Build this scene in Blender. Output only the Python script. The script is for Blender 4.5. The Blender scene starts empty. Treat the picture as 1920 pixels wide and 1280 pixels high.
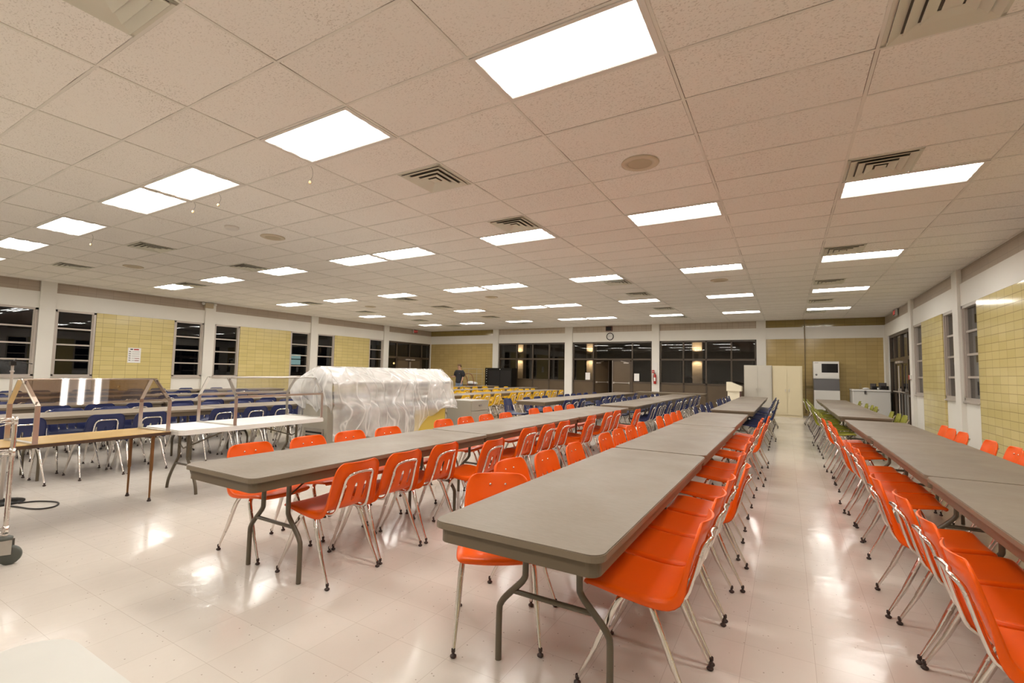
import bpy, math, random
from mathutils import Vector, Matrix
R = random.Random(7)
C = bpy.context.scene.collection
PI = math.pi

# ------------------------------------------------------------------ camera, world, exposure
XL, XR, YF, YB, H = -17.076, 2.9445, 20.402, -5.2, 3.535
GX, GY, TX, TY = -1.88579, 2.53289, 1.2192, .6096      # ceiling grid origin and pitch
cam_d = bpy.data.cameras.new('camera'); cam = bpy.data.objects.new('camera', cam_d); C.objects.link(cam)
yaw, pitch, roll = -.52702, .06501, .02047
cf = Vector((math.sin(yaw)*math.cos(pitch), math.cos(yaw)*math.cos(pitch), math.sin(pitch)))
cr = Vector((math.cos(yaw), -math.sin(yaw), 0)); cu = cr.cross(cf)
cr2 = cr*math.cos(roll)+cu*math.sin(roll); cu2 = -cr*math.sin(roll)+cu*math.cos(roll)
M = Matrix((cr2, cu2, -cf)).transposed().to_4x4(); M.translation = Vector((0, 0, 1.37))
cam.matrix_world = M
cam_d.sensor_width = 36; cam_d.lens = 883.8653/1920*36; cam_d.clip_start = .05; cam_d.clip_end = 300
bpy.context.scene.camera = cam
w = bpy.data.worlds.new('night'); bpy.context.scene.world = w; w.use_nodes = True
w.node_tree.nodes['Background'].inputs[0].default_value = (.012, .013, .018, 1)
w.node_tree.nodes['Background'].inputs[1].default_value = .25
vs = bpy.context.scene.view_settings
vs.view_transform = 'Standard'; vs.look = 'None'; vs.gamma = 1; vs.use_curve_mapping = False
vs.exposure = 0.0
LAMP = 18.6; LAMPC = (1.0, .965, .90)

# ------------------------------------------------------------------ materials
def mat(name, col=(.5, .5, .5), rough=.5, metal=0, spec=.5, coat=0, **k):
    m = bpy.data.materials.new(name); m.use_nodes = True
    b = m.node_tree.nodes['Principled BSDF']; b.inputs['Base Color'].default_value = (*col, 1)
    b.inputs['Roughness'].default_value = rough; b.inputs['Metallic'].default_value = metal
    b.inputs['Specular IOR Level'].default_value = spec; b.inputs['Coat Weight'].default_value = coat
    b.inputs['Coat Roughness'].default_value = k.get('crough', .08)
    return m
class N:
    def __init__(s, m): s.t = m.node_tree; s.b = s.t.nodes.get('Principled BSDF')
    def n(s, ty, **k):
        x = s.t.nodes.new(ty)
        for a, v in k.items(): setattr(x, a, v)
        return x
    def l(s, a, b): s.t.links.new(a, b)
    def inp(s, node, **k):
        for a, v in k.items(): node.inputs[a].default_value = v
    def math(s, op, a, b=None, c=None):
        x = s.n('ShaderNodeMath', operation=op)
        for i, v in enumerate((a, b, c)):
            if v is None: continue
            if hasattr(v, 'links'): s.l(v, x.inputs[i])
            else: x.inputs[i].default_value = v
        return x.outputs[0]
    def mix(s, f, a, b):
        x = s.n('ShaderNodeMix', data_type='RGBA')
        for i, v in ((0, f), (6, a), (7, b)):
            if hasattr(v, 'links'): s.l(v, x.inputs[i])
            elif i: x.inputs[i].default_value = (*v, 1)
            else: x.inputs[0].default_value = v
        return x.outputs[2]
    def noise(s, scale, detail=2, vec=None, rough=.5):
        x = s.n('ShaderNodeTexNoise'); x.inputs['Scale'].default_value = scale; x.inputs['Detail'].default_value = detail
        x.inputs['Roughness'].default_value = rough
        if vec is not None: s.l(vec, x.inputs['Vector'])
        return x.outputs[0]
    def pos(s):
        g = s.n('ShaderNodeTexCoord'); return g.outputs['Object']
    def sep(s, v):
        x = s.n('ShaderNodeSeparateXYZ'); s.l(v, x.inputs[0]); return x.outputs
    def map(s, v, a, b, c, d):
        x = s.n('ShaderNodeMapRange')
        s.l(v, x.inputs[0])
        for i, q in enumerate((a, b, c, d)): x.inputs[i+1].default_value = q
        return x.outputs[0]
    def bump(s, h, st, dist=.01):
        x = s.n('ShaderNodeBump'); x.inputs['Strength'].default_value = st; x.inputs['Distance'].default_value = dist
        s.l(h, x.inputs['Height']); s.l(x.outputs[0], s.b.inputs['Normal'])
def vary(m, col, amt=.12, scale=3, rough=None):
    n = N(m); f = n.noise(scale, 4, n.pos())
    c = n.mix(n.map(f, .3, .7, 0, 1), tuple(x*(1-amt) for x in col), tuple(min(1, x*(1+amt)) for x in col))
    n.l(c, n.b.inputs['Base Color'])
    if rough: n.l(n.map(f, .3, .7, rough[0], rough[1]), n.b.inputs['Roughness'])
    return m

def lines(n, coord, pitch, off, half):      # 1 on a joint line
    a = n.math('SUBTRACT', coord, off); a = n.math('DIVIDE', a, pitch); a = n.math('FRACT', a)
    a = n.math('SUBTRACT', a, .5); a = n.math('ABSOLUTE', a)
    return n.math('GREATER_THAN', a, .5-half/pitch)
def cell(n, x, y, px, py, ox, oy):
    a = n.math('FLOOR', n.math('DIVIDE', n.math('SUBTRACT', x, ox), px)); b = n.math('FLOOR', n.math('DIVIDE', n.math('SUBTRACT', y, oy), py))
    c = n.n('ShaderNodeCombineXYZ'); n.l(a, c.inputs[0]); n.l(b, c.inputs[1])
    wn = n.n('ShaderNodeTexWhiteNoise'); n.l(c.outputs[0], wn.inputs[0]); return wn.outputs[0]

def m_ceiling():
    m = mat('acoustic_tile', rough=.92, spec=.15); n = N(m); p = n.pos(); x, y, z = n.sep(p)
    base = n.mix(cell(n, x, y, TX, TY, GX, GY), (.85, .815, .765), (.885, .85, .80))
    mp = n.n('ShaderNodeMapping'); mp.inputs['Scale'].default_value = (60, 95, 60); n.l(p, mp.inputs[0])
    f = n.noise(1, 3, mp.outputs[0], .6); f2 = n.noise(1.3, 2, p)
    fis = n.map(f, .36, .44, 1, 0); fis = n.math('MULTIPLY', fis, n.map(f2, .35, .6, .35, .9))
    c = n.mix(n.math('MULTIPLY', fis, .55), base, (.40, .35, .29))
    # shadow lines of the tile gaps, plus grime, painted dark beside the tees
    d = n.math('MAXIMUM', lines(n, x, TX, GX, .0165), lines(n, y, TY, GY, .0145))
    g = n.map(n.noise(2.1, 3, p), .42, .62, .0, .85)
    c = n.mix(n.math('MULTIPLY', d, g), c, (.12, .075, .045))
    n.l(c, n.b.inputs['Base Color']); n.bump(f, .25, .004); return m
def m_floor():
    m = mat('vinyl_tile', rough=.2, spec=.34); n = N(m); p = n.pos(); x, y, z = n.sep(p)
    base = n.mix(cell(n, x, y, .3048, .3048, .1, .05), (.62, .565, .50), (.66, .605, .54))
    mott = n.noise(2.2, 4, p); base = n.mix(n.map(mott, .3, .7, 0, .5), base, (.58, .52, .46))
    st = n.n('ShaderNodeMapping'); st.inputs['Scale'].default_value = (34, 34, 34); n.l(p, st.inputs[0])
    v = n.n('ShaderNodeTexVoronoi'); v.inputs['Scale'].default_value = 1; v.inputs['Randomness'].default_value = 1; n.l(st.outputs[0], v.inputs['Vector'])
    wn = n.n('ShaderNodeTexWhiteNoise'); n.l(v.outputs['Position'], wn.inputs[0])
    sp = n.math('MULTIPLY', n.math('LESS_THAN', v.outputs['Distance'], .13), n.math('GREATER_THAN', wn.outputs[0], .80))
    c = n.mix(n.math('MULTIPLY', sp, .7), base, (.22, .17, .13))
    st2 = n.math('MULTIPLY', n.map(n.noise(45, 5, p, .7), .62, .72, 0, 1), .25); c = n.mix(st2, c, (.50, .43, .36))
    j = n.math('MAXIMUM', lines(n, x, .3048, .1, .0011), lines(n, y, .3048, .05, .0011))
    c = n.mix(n.math('MULTIPLY', j, .55), c, (.35, .29, .23)); n.l(c, n.b.inputs['Base Color'])
    r = n.noise(1.1, 3, p); n.l(n.map(r, .3, .7, .10, .22), n.b.inputs['Roughness'])
    h = n.math('ADD', n.noise(9, 3, p), n.math('MULTIPLY', n.noise(2.5, 2, p), 1.5)); n.bump(h, .30, .006)
    return m
def m_gtile(name, c1, c2, axis, ph=.1355, pw=.3048, oz=2.82, rough=.12, joint=(.24, .18, .08), jw=.0032, off=0):
    m = mat(name, rough=rough, spec=.5); n = N(m); p = n.pos(); s = n.sep(p); a = s[axis]; z = s[2]
    c = n.mix(cell(n, a, z, pw, ph, off, oz), c1, c2)
    j = n.math('MAXIMUM', lines(n, a, pw, off, jw), lines(n, z, ph, oz, jw*1.15))
    c = n.mix(n.math('MULTIPLY', j, .8), c, joint); n.l(c, n.b.inputs['Base Color'])
    h = n.math('SUBTRACT', n.math('MULTIPLY', n.noise(6, 2, p), .3), j); n.bump(h, .25, .002)
    return m
def m_glass(name, tint=(.5, .5, .5), fac=.93):
    m = bpy.data.materials.new(name); m.use_nodes = True; t = m.node_tree; t.nodes.clear()
    o = t.nodes.new('ShaderNodeOutputMaterial'); mx = t.nodes.new('ShaderNodeMixShader'); tr = t.nodes.new('ShaderNodeBsdfTransparent')
    gl = t.nodes.new('ShaderNodeBsdfGlossy'); lw = t.nodes.new('ShaderNodeLayerWeight'); fr = t.nodes.new('ShaderNodeMath'); fr.operation = 'POWER'; fr.inputs[1].default_value = 5; t.links.new(lw.outputs['Facing'], fr.inputs[0])
    mm = t.nodes.new('ShaderNodeMath'); mm.operation = 'MULTIPLY_ADD'; mm.inputs[1].default_value = .93; mm.inputs[2].default_value = .045
    tr.inputs[0].default_value = (*tint, 1); gl.inputs['Roughness'].default_value = 0; gl.inputs[0].default_value = (1, 1, 1, 1)
    t.links.new(fr.outputs[0], mm.inputs[0]); t.links.new(mm.outputs[0], mx.inputs[0])
    t.links.new(tr.outputs[0], mx.inputs[1]); t.links.new(gl.outputs[0], mx.inputs[2]); t.links.new(mx.outputs[0], o.inputs[0]); return m
def m_sheet():
    m = bpy.data.materials.new('plastic_sheet'); m.use_nodes = True; t = m.node_tree; n = N(m); b = n.b; o = t.nodes['Material Output']
    n.inp(b, **{'Base Color': (.88, .87, .86, 1), 'Roughness': .18, 'Specular IOR Level': .8})
    tr = t.nodes.new('ShaderNodeBsdfTransparent'); tr.inputs[0].default_value = (.97, .97, .96, 1); mx = t.nodes.new('ShaderNodeMixShader')
    p = n.pos(); mp = n.n('ShaderNodeMapping'); mp.inputs['Scale'].default_value = (2, 1.7, 1.5); n.l(p, mp.inputs[0])
    f = n.noise(1.7, 3, mp.outputs[0], .5); 
    d2 = n.n('ShaderNodeVectorMath', operation='SCALE'); nc = n.n('ShaderNodeTexNoise'); nc.inputs['Scale'].default_value = 1.6; nc.inputs['Detail'].default_value = 1.5; n.l(p, nc.inputs['Vector'])
    n.l(nc.outputs['Color'], d2.inputs[0]); d2.inputs['Scale'].default_value = 1.1; ad = n.n('ShaderNodeVectorMath', operation='ADD'); n.l(mp.outputs[0], ad.inputs[0]); n.l(d2.outputs[0], ad.inputs[1])
    ve = n.n('ShaderNodeTexVoronoi'); ve.feature = 'DISTANCE_TO_EDGE'; ve.inputs['Scale'].default_value = 1.5; mr = n.n('ShaderNodeMapping'); mr.inputs['Rotation'].default_value = (.6, 0, 0); mr.inputs['Scale'].default_value = (1, 1.9, .55); n.l(ad.outputs[0], mr.inputs[0]); n.l(mr.outputs[0], ve.inputs['Vector'])
    rid = n.map(ve.outputs['Distance'], 0, .10, .78, .1)
    n.l(n.math('MAXIMUM', n.map(f, .38, .66, .34, .70), rid), mx.inputs[0])
    n.l(tr.outputs[0], mx.inputs[1]); n.l(b.outputs[0], mx.inputs[2]); n.l(mx.outputs[0], o.inputs[0])
    g2 = n.n('ShaderNodeMapping'); g2.inputs['Scale'].default_value = (4, 2.2, 2.6); n.l(p, g2.inputs[0]); w2 = n.n('ShaderNodeTexVoronoi'); w2.feature = 'SMOOTH_F1'; w2.inputs['Scale'].default_value = 1.6; n.l(g2.outputs[0], w2.inputs['Vector']); n.bump(n.math('ADD', w2.outputs['Distance'], n.map(ve.outputs['Distance'], 0, .12, .25, 0)), .9, .05); return m
def m_emit(name, col, st):
    m = bpy.data.materials.new(name); m.use_nodes = True; t = m.node_tree; t.nodes.clear()
    o = t.nodes.new('ShaderNodeOutputMaterial'); e = t.nodes.new('ShaderNodeEmission'); e.inputs[0].default_value = (*col, 1); e.inputs[1].default_value = st
    t.links.new(e.outputs[0], o.inputs[0]); return m
def m_wood(name, c1, c2, rough=.25):
    m = mat(name, rough=rough); n = N(m); mp = n.n('ShaderNodeMapping'); mp.inputs['Scale'].default_value = (30, 1.6, 4); n.l(n.pos(), mp.inputs[0])
    f = n.noise(1.5, 5, mp.outputs[0]); n.l(n.mix(n.map(f, .3, .7, 0, 1), c1, c2), n.b.inputs['Base Color']); return m

MT = {}
MT['ceil'] = m_ceiling(); MT['floor'] = m_floor()
MT['tee'] = vary(mat('tee_white', rough=.5), (.76, .73, .67), .06, 2)
MT['cream'] = vary(mat('cream_paint', rough=.42), (.77, .74, .68), .035, .8)
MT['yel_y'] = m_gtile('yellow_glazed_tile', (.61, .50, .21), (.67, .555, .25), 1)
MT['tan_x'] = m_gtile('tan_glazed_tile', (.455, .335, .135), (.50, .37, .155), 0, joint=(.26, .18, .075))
MT['olive_x'] = m_gtile('olive_glazed_tile', (.27, .195, .065), (.31, .23, .08), 0, joint=(.13, .09, .04), rough=.09)
MT['frz_x'] = m_gtile('frieze_tile', (.46, .385, .30), (.50, .42, .33), 0, pw=.2, joint=(.22, .16, .11), rough=.35)
MT['frz_y'] = m_gtile('frieze_tile_side', (.42, .345, .275), (.46, .38, .30), 1, pw=.4, joint=(.30, .24, .19), rough=.35)
MT['brown'] = vary(mat('bronze_paint', rough=.35), (.075, .052, .034), .08, 1.5)
MT['brownp'] = vary(mat('brown_panel', rough=.3), (.115, .08, .048), .1, 1.2)
MT['alu'] = vary(mat('window_aluminium', rough=.4, metal=.25), (.50, .44, .39), .05, 2)
MT['glass'] = m_glass('window_glass'); MT['clear'] = m_glass('clear_acrylic', (.95, .95, .95))
MT['tglass'] = m_glass('tinted_acrylic', (.74, .68, .64))
MT['emit'] = m_emit('light_diffuser', LAMPC, LAMP)
n_ = N(MT['emit']); em_ = [q for q in n_.t.nodes if q.type == 'EMISSION'][0]      # four tubes glow behind the prismatic lens
y_ = n_.sep(n_.pos())[1]; s_ = n_.math('SINE', n_.math('MULTIPLY', n_.math('SUBTRACT', y_, .04), 3*2*PI/.53))
x_ = n_.sep(n_.pos())[0]; e_ = n_.map(n_.math('ABSOLUTE', n_.math('SUBTRACT', x_, .606)), .50, .56, 1, 0)     # the tubes stop short of the lens ends
n_.l(n_.math('MULTIPLY_ADD', n_.math('MULTIPLY', n_.math('POWER', n_.math('MULTIPLY_ADD', s_, .5, .5), 6), e_), 4.6*LAMP, .075*LAMP), em_.inputs[1])
MT['rim'] = mat('light_rim', (.72, .68, .63), .4)
MT['vent'] = mat('vent_enamel', (.66, .64, .54), .35); MT['ventbk'] = mat('vent_gap_shade', (.13, .115, .09), .7); MT['dark'] = mat('dark_void', (.02, .016, .012), .8)  # the backing's dark colour stands for the shade between the louvres
MT['spk'] = mat('speaker_grille', (.50, .42, .29), .6); MT['spk2'] = mat('speaker_rim', (.62, .53, .40), .5)
def plast(name, c):
    m = mat(name, c, .36, spec=.32, coat=.12, crough=.14); n = N(m); f = n.noise(28, 3, n.pos())
    n.bump(f, .08, .002); g = n.noise(9, 4, n.pos()); n.l(n.mix(n.map(g, .62, .75, 0, .35), c, tuple(min(1, x*1.15+.006) for x in c)), n.b.inputs['Base Color']); return m
MT['orange'] = plast('orange_polypropylene', (.88, .108, .0005)); MT['blue'] = plast('navy_polypropylene', (.022, .030, .105))
MT['yellow'] = plast('yellow_polypropylene', (.74, .43, .012)); MT['green'] = plast('olive_green_polypropylene', (.25, .245, .022))
MT['chrome'] = mat('chrome', (.78, .74, .70), .12, 1); n_ = N(MT['chrome']); n_.l(n_.map(n_.noise(30, 4, n_.pos()), .35, .7, .08, .3), n_.b.inputs['Roughness'])
MT['glide'] = mat('rubber_glide', (.045, .025, .02), .5)
MT['steel'] = vary(mat('stainless_steel', rough=.3, metal=.9), (.58, .55, .51), .08, 5)
def m_lam():
    m = mat('grey_brown_laminate', rough=.4, spec=.28); n = N(m); p = n.pos(); mp = n.n('ShaderNodeMapping'); mp.inputs['Scale'].default_value = (20, 120, 20); n.l(p, mp.inputs[0])
    f = n.noise(1.2, 4, mp.outputs[0], .6); g = n.noise(2.2, 3, p)
    n.l(n.mix(n.map(f, .3, .7, 0, 1), (.200, .160, .120), (.238, .193, .148)), n.b.inputs['Base Color'])
    n.l(n.map(g, .3, .7, .36, .5), n.b.inputs['Roughness']); return m
MT['lam'] = m_lam(); MT['apron'] = mat('olive_brown_enamel', (.135, .10, .062), .42)
MT['edge'] = mat('table_edge_band', (.20, .155, .105), .45); MT['legpaint'] = mat('table_leg_enamel', (.125, .10, .066), .35)
MT['whitep'] = vary(mat('white_plastic_top', rough=.4), (.80, .775, .74), .03, 4); MT['oak'] = m_wood('oak_laminate', (.60, .40, .155), (.70, .49, .21))
MT['brlegs'] = mat('bronze_leg', (.22, .10, .035), .35, .5); MT['darkedge'] = mat('dark_edge', (.07, .035, .02), .5)
MT['black'] = mat('black_enamel', (.007, .006, .005), .35, spec=.3); MT['blackp'] = mat('black_plastic', (.015, .013, .012), .5, spec=.3)
MT['white'] = mat('white_enamel', (.76, .74, .70), .3); MT['offw'] = mat('offwhite_enamel', (.62, .60, .56), .35)
MT['beigecab'] = vary(mat('cream_enamel', rough=.35), (.66, .57, .38), .02, 1); MT['greycab'] = vary(mat('grey_enamel', rough=.35), (.52, .48, .41), .02, 1)
MT['red'] = mat('red_enamel', (.45, .02, .015), .3); MT['maroon'] = mat('maroon', (.10, .02, .015), .4)
MT['paper'] = mat('paper', (.80, .78, .76), .8); MT['sheet'] = m_sheet(); MT['greyb'] = mat('taupe_enamel', (.36, .33, .27), .4)
MT['yelp'] = mat('yellow_laminate', (.75, .56, .10), .35); MT['slate'] = mat('dark_slate_plastic', (.075, .065, .062), .4)
MT['skin'] = mat('skin', (.52, .29, .19), .5); MT['denim'] = mat('denim', (.16, .22, .32), .8); MT['shirt'] = mat('black_cotton', (.018, .018, .022), .8)
MT['cap'] = mat('tan_canvas', (.15, .085, .035), .8); MT['cord'] = mat('black_rubber', (.02, .015, .013), .5); MT['tan'] = mat('manila', (.55, .38, .2), .6)
MT['pipe'] = mat('pipe_shadow_brown', (.20, .14, .06), .4); MT['wheel'] = mat('grey_rubber', (.10, .105, .09), .5); MT['dolly'] = mat('dolly_red_brown', (.20, .05, .02), .4)  # pipe brown carries the tan pipe's shadow line in its colour

# ------------------------------------------------------------------ mesh builder
class MB:
    def __init__(s): s.v = []; s.f = []; s.sm = []; s.mi = []; s.m = []
    def mat(s, m):
        if m not in s.m: s.m.append(m)
        s.cur = s.m.index(m); return s
    def add(s, vs, fs, smooth=False):
        o = len(s.v); s.v += [tuple(v) for v in vs]; c = getattr(s, 'cur', 0)
        for f in fs: s.f.append([i+o for i in f]); s.sm.append(smooth); s.mi.append(c)
        return s
    def box(s, x0, x1, y0, y1, z0, z1):
        if x0 > x1: x0, x1 = x1, x0
        if y0 > y1: y0, y1 = y1, y0
        if z0 > z1: z0, z1 = z1, z0
        vs = [(x, y, z) for z in (z0, z1) for y in (y0, y1) for x in (x0, x1)]
        return s.add(vs, [(0, 2, 3, 1), (4, 5, 7, 6), (0, 1, 5, 4), (2, 6, 7, 3), (0, 4, 6, 2), (1, 3, 7, 5)])
    def bbox(s, x0, x1, y0, y1, z0, z1, r=.006, n=3):     # box with rounded vertical corners
        return s.prism(rrect(x0, x1, y0, y1, r, n), z0, z1)
    def prism(s, poly, z0, z1, T=None):
        n = len(poly); vs = [(x, y, z0) for x, y in poly]+[(x, y, z1) for x, y in poly]
        if T: vs = [tuple(T @ Vector(v)) for v in vs]
        return s.add(vs, [tuple(range(n))[::-1], tuple(range(n, 2*n))]+[(i, (i+1) % n, n+(i+1) % n, n+i) for i in range(n)])
    def tube(s, pts, r, n=8, cap=True):
        pts = [Vector(p) for p in pts]; k = len(pts); rs = r if isinstance(r, (list, tuple)) else [r]*k
        ref = None; vs = []
        for i, p in enumerate(pts):
            d = (pts[min(i+1, k-1)]-pts[max(i-1, 0)]).normalized()
            if ref is None: ref = Vector((0, 0, 1)) if abs(d.z) < .9 else Vector((1, 0, 0))
            a = (ref-d*ref.dot(d))
            if a.length < 1e-4: a = d.orthogonal()
            a.normalize(); b = d.cross(a); ref = a
            for j in range(n):
                t = 2*PI*j/n; vs.append(p+(a*math.cos(t)+b*math.sin(t))*rs[i])
        fs = [(i*n+j, i*n+(j+1) % n, (i+1)*n+(j+1) % n, (i+1)*n+j) for i in range(k-1) for j in range(n)]
        s.add(vs, fs, True)
        if cap: s.add(vs[:n], [tuple(range(n))[::-1]]); s.add(vs[-n:], [tuple(range(n))])
        return s
    def lathe(s, prof, c=(0, 0, 0), n=12, axis='z'):
        vs = []
        for r, z in prof:
            for j in range(n):
                t = 2*PI*j/n; q = (r*math.cos(t), r*math.sin(t), z)
                if axis == 'x': q = (q[2], q[0], q[1])
                if axis == 'y': q = (q[0], q[2], q[1])
                vs.append((q[0]+c[0], q[1]+c[1], q[2]+c[2]))
        k = len(prof)
        fs = [(i*n+j, i*n+(j+1) % n, (i+1)*n+(j+1) % n, (i+1)*n+j) for i in range(k-1) for j in range(n)]
        if axis == 'y': fs = [f[::-1] for f in fs]
        return s.add(vs, fs, True)
    def ell(s, c, r, n=12, k=8, T=None):
        vs = []; 
        for i in range(k+1):
            a = PI*i/k
            for j in range(n):
                t = 2*PI*j/n; v = Vector((r[0]*math.sin(a)*math.cos(t), r[1]*math.sin(a)*math.sin(t), -r[2]*math.cos(a)))
                if T: v = T @ v
                vs.append(v+Vector(c))
        return s.add(vs, [(i*n+j, i*n+(j+1) % n, (i+1)*n+(j+1) % n, (i+1)*n+j) for i in range(k) for j in range(n)], True)
    def grid(s, P, smooth=True, skip=()):
        a, b = len(P), len(P[0]); vs = [p for row in P for p in row]
        return s.add(vs, [(i*b+j, i*b+j+1, (i+1)*b+j+1, (i+1)*b+j) for i in range(a-1) for j in range(b-1) if (i, j) not in skip], smooth)
    def quad(s, a, b, c, d): return s.add([a, b, c, d], [(0, 1, 2, 3)])
    def build(s, name, parent=None, loc=None, label=None):
        me = bpy.data.meshes.new(name); me.from_pydata(s.v, [], s.f)
        for m in (s.m or [MT['white']]): me.materials.append(m)
        me.polygons.foreach_set('use_smooth', s.sm); me.polygons.foreach_set('material_index', s.mi); me.update()
        o = bpy.data.objects.new(name, me); C.objects.link(o)
        if parent: o.parent = parent
        if loc: o.location = loc
        if label: o['label'] = label
        return o
def mb(m): return MB().mat(MT[m])
def rrect(x0, x1, y0, y1, r, n=4):
    out = []
    for cx, cy, a in ((x1-r, y1-r, 0), (x0+r, y1-r, PI/2), (x0+r, y0+r, PI), (x1-r, y0+r, 1.5*PI)):
        for i in range(n+1): t = a+PI/2*i/n; out.append((cx+r*math.cos(t), cy+r*math.sin(t)))
    return out
def smooth_path(pts, n=4):
    pts = [Vector(p) for p in pts]; out = []
    for i in range(len(pts)-1):
        p0 = pts[max(i-1, 0)]; p1 = pts[i]; p2 = pts[i+1]; p3 = pts[min(i+2, len(pts)-1)]
        for k in range(n):
            t = k/n; out.append(.5*((2*p1)+(p2-p0)*t+(2*p0-5*p1+4*p2-p3)*t*t+(-p0+3*p1-3*p2+p3)*t**3))
    out.append(pts[-1]); return out
def tag(o, label, cat, group=None):
    o['label'] = label; o['category'] = cat
    if group: o['group'] = group
    return o
def st(o): o['kind'] = 'structure'; return o
def thing(name, label, cat, loc=(0, 0, 0), rz=0, group=None):
    o = bpy.data.objects.new(name, None); C.objects.link(o); o.location = loc; o.rotation_euler = (0, 0, rz); o.empty_display_size = .1
    return tag(o, label, cat, group)
def dup(root, loc, rz, label, group=None):
    def cp(o, par):
        c = o.copy(); C.objects.link(c)
        if par is not None: c.parent = par
        for ch in KIDS.get(o.name, []): cp(ch, c)
        return c
    r = cp(root, None); r.location = loc; r.rotation_euler = (0, 0, rz); r['label'] = label
    if group: r['group'] = group
    return r
KIDS = {}
def reg(root):
    KIDS.clear()
    for o in bpy.data.objects:
        if o.parent: KIDS.setdefault(o.parent.name, []).append(o)
ORD = ['first', 'second', 'third', 'fourth', 'fifth', 'sixth', 'seventh', 'eighth', 'ninth', 'tenth', 'eleventh', 'twelfth', 'thirteenth', 'fourteenth']

# ------------------------------------------------------------------ room shell
st(mb('floor').box(XL-.3, XR+.3, YB-.3, 26.2, -.1, 0).build('floor'))
st(mb('ceil').box(XL-.3, XR+.3, YB-.3, YF+.1, H+.004, H+.12).build('ceiling'))
NT = [0]
def trim(b): NT[0] += 1; return st(b.build('trim_%d' % NT[0]))
g = mb('tee')
for i in range(-13, 5):
    x = GX+i*TX
    if XL < x < XR: g.box(x-.012, x+.012, YB, YF, H-.001, H+.006)
for i in range(-13, 31):
    y = GY+i*TY
    if YB < y < YF: g.box(XL, XR, y-.0105, y+.0105, H-.0002, H+.006)
g.box(XL, XL+.02, YB, YF, H-.002, H+.006).box(XR-.02, XR, YB, YF, H-.002, H+.006).box(XL, XR, YF-.02, YF, H-.002, H+.006)
trim(g)
ZB, ZF, ZS = 2.82, 3.255, 1.02            # beam underside, frieze underside, sill
# side walls: pilasters, ring beam, frieze, tile panels between windows
NW = [0]
def side_window(side, y0, y1):
    X = XL if side < 0 else XR; s = side; NW[0] += 1
    f = mb('alu'); xo = X+s*.10; xi = X+s*.005
    def bx(a, b, c, d, e, g_): f.box(min(a, b), max(a, b), c, d, e, g_)
    bx(xi, xo, y0, y0+.055, ZS, ZB); bx(xi, xo, y1-.055, y1, ZS, ZB); bx(xi, xo, y0, y1, ZB-.055, ZB); bx(xi, xo, y0, y1, ZS-.05, ZS+.04)
    for z in (2.315, 1.875, 1.45): bx(X+s*.045, xo-s*.01, y0+.05, y1-.05, z-.02, z+.02)
    bx(X+s*.03, xo, y0+.05, y0+.085, ZS+.04, ZB-.05); bx(X+s*.03, xo, y1-.085, y1-.05, ZS+.04, ZB-.05)
    o = st(f.build('window_%d' % NW[0]))
    mb('glass').box(min(X+s*.074, X+s*.08), max(X+s*.074, X+s*.08), y0+.05, y1-.05, ZS+.02, ZB-.05).build('glass_pane', o)
    mb('alu').box(min(X-s*.02, X+s*.12), max(X-s*.02, X+s*.12), y0, y1, ZS-.055, ZS-.03).build('window_sill', o)
def side_wall(side, pil, name, doorlast):
    X = XL if side < 0 else XR; s = side
    w_ = mb('cream')
    def bx(a, b, y0, y1, z0, z1): w_.box(min(X+s*a, X+s*b), max(X+s*a, X+s*b), y0, y1, z0, z1)
    bx(0, .3, YB-.3, YF+.3, ZB, ZF)
    w_.mat(MT['frz_y']); bx(.03, .3, YB-.3, YF+.3, ZF, H+.1); w_.mat(MT['cream'])
    for p0, p1 in pil: bx(-.045, .3, p0, p1, 0, H+.02)
    bays = [(pil[i][1], pil[i+1][0]) for i in range(len(pil)-1)]
    for a, b in bays:
        wl = a+.90; wr = b-.90
        w_.mat(MT['cream']); bx(.03, .3, a, wl, 0, ZS-.05); bx(.03, .3, wr, b, 0, ZS-.05)
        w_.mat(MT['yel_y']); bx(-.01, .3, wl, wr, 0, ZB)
        side_window(side, a+.005, wl-.005); side_window(side, wr+.005, b-.005)
    st(w_.build(name)); return w_
side_wall(-1, [(-3.9, -3.58), (.28, .60), (4.42, 4.74), (8.53, 8.86), (12.68, 13.01), (16.8, 17.13)], 'wall_left', 1)
side_wall(1, [(-4.2, -3.87), (-.1, .23), (4.0, 4.33), (8.1, 8.43), (12.21, 12.55), (16.17, 16.47)], 'wall_right', 1)
b = mb('cream'); b.box(XL-.3, XL, YB-.3, -3.9, 0, ZB); b.box(XR, XR+.3, YB-.3, -4.2, 0, ZB)
b.box(XR, XR+.3, 19.82, YF+.3, 0, ZB); b.box(XL-.3, XL-.0, 20.36, YF+.3, 0, ZB)
trim(b)
st(mb('cream').box(XL-.3, XR+.3, YB-.3, YB, 0, H+.1).build('wall_back'))
# far wall
b = mb('cream'); Y0, Y1 = YF, YF+.3
b.box(XL-.3, XR+.3, Y0, Y1, ZB, ZF)
b.mat(MT['frz_x']).box(-12.8, -.8, Y0+.02, Y1, ZF, H+.1)
b.mat(MT['olive_x']).box(XL-.3, -12.8, Y0+.02, Y1, ZF, H+.1).box(-.8, XR+.3, Y0+.02, Y1, ZF, H+.1)
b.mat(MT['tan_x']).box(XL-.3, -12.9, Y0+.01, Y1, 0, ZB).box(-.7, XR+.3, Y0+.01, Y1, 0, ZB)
b.mat(MT['cream'])
for p in ((-12.98, -12.65), (-8.97, -8.6), (-4.94, -4.63), (-.97, -.65)): b.box(p[0], p[1], Y0-.05, Y1, 0, H+.02)
b.box(2.905, XR+.01, Y0-.02, Y1, 0, ZB)
st(b.build('wall_far'))
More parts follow.
